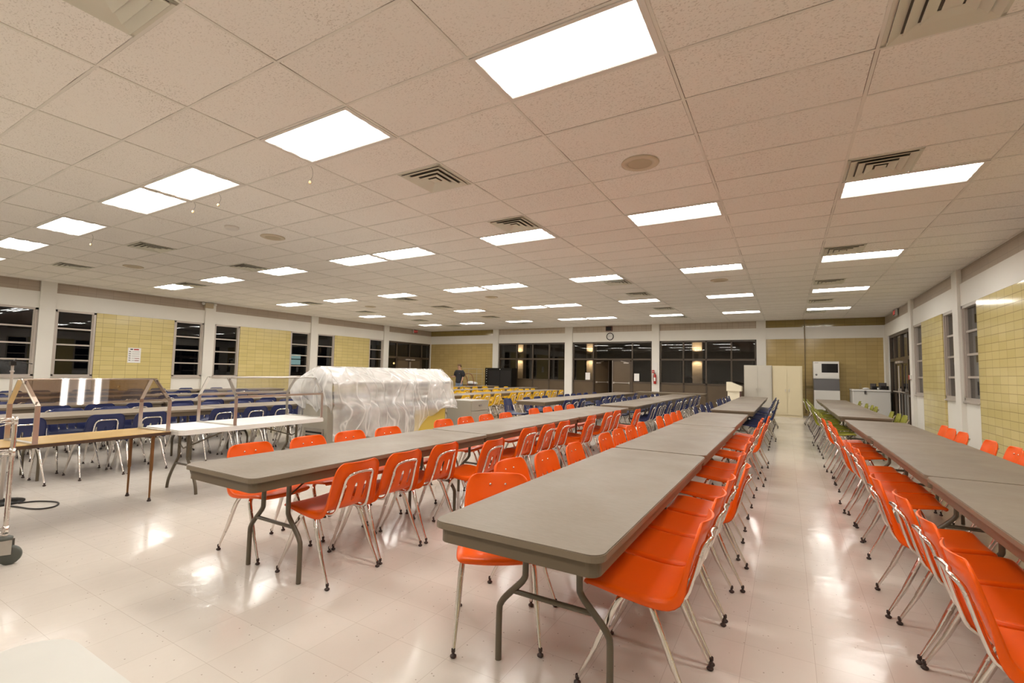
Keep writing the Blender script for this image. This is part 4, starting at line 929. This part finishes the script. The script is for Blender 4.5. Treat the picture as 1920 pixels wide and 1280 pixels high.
for sy in (-1, 1):
    mb('skin').ell((.02, sy*.073, 1.65), (.018, .01, .03), 8, 6).build('ear', pr_); mb('white').ell((.086, sy*.03, 1.662), (.008, .011, .007), 8, 6).build('eye', pr_)
mb('maroon').ell((.086, 0, 1.602), (.008, .022, .005), 8, 5).build('mouth', pr_)
mb('darkedge').ell((-.022, 0, 1.672), (.078, .078, .07), 14, 8).build('hair', pr_)
b = mb('cap'); b.lathe([(.098, 0), (.098, .035), (.09, .07), (.06, .098), (.0, .11)], (.01, 0, 1.685), 18); b.add([(.09, -.07, 1.70), (.19, -.055, 1.69), (.205, 0, 1.695), (.19, .055, 1.69), (.09, .07, 1.70), (.09, -.07, 1.694), (.19, -.055, 1.684), (.205, 0, 1.689), (.19, .055, 1.684), (.09, .07, 1.694)], [(0, 1, 2, 3, 4), (9, 8, 7, 6, 5), (0, 5, 6, 1), (1, 6, 7, 2), (2, 7, 8, 3), (3, 8, 9, 4)]); b.build('cap', pr_)
SJ = [((0, 0, .80), .185, .215), ((0, 0, .92), .180, .210), ((0, 0, 1.10), .165, .195), ((.0, 0, 1.28), .170, .205), ((-.005, 0, 1.40), .145, .19), ((0, 0, 1.445), .115, .14), ((0, 0, 1.478), .088, .09), ((0, .205, 1.395), .105), ((-.005, .235, 1.27), .094), ((-.005, .245, 1.12), .090), ((0, -.205, 1.395), .105), ((.01, -.235, 1.27), .094), ((.02, -.25, 1.12), .090)]
skin_body('polo_shirt', SJ, [(0, 1), (1, 2), (2, 3), (3, 4), (4, 5), (5, 6), (4, 7), (7, 8), (8, 9), (4, 10), (10, 11), (11, 12)], 'shirt', pr_, 2)
skin_body('jeans', [((0, 0, .95), .135, .165), ((0, 0, .88), .13, .165), ((0, .105, .78), .105), ((.01, .11, .50), .080), ((-.02, .12, .10), .072), ((0, -.105, .78), .105), ((.01, -.11, .50), .080), ((-.02, -.12, .10), .072)], [(0, 1), (1, 2), (2, 3), (3, 4), (1, 5), (5, 6), (6, 7)], 'denim', pr_, 2)
for sy in (-1, 1):
    mb('blackp').prism(rrect(-.09, .20, sy*.125-.05, sy*.125+.05, .045, 5), 0, .025).ell((.04, sy*.125, .05), (.15, .052, .05), 12, 8).build('shoe', pr_)
mb('white').box(.118, .128, .05, .105, 1.30, 1.325).build('shirt_emblem', pr_)
for o in pr_.children:                                       # the head looks over the right shoulder
    if o.name.split('.')[0] in ('nose', 'ear', 'eye', 'mouth', 'hair', 'cap'): o.rotation_euler = (0, 0, A(-48)); o.location = (.012, .012, 0)
q = pr_.matrix_basis @ Vector((.415, -.165, 1.15))
t = tag(mb('slate').bbox(-.045, .045, -.035, .035, .0, .02, .01).build('handheld_radio', loc=(q.x, q.y, q.z+.03)), 'small dark object held by the standing person', 'radio')
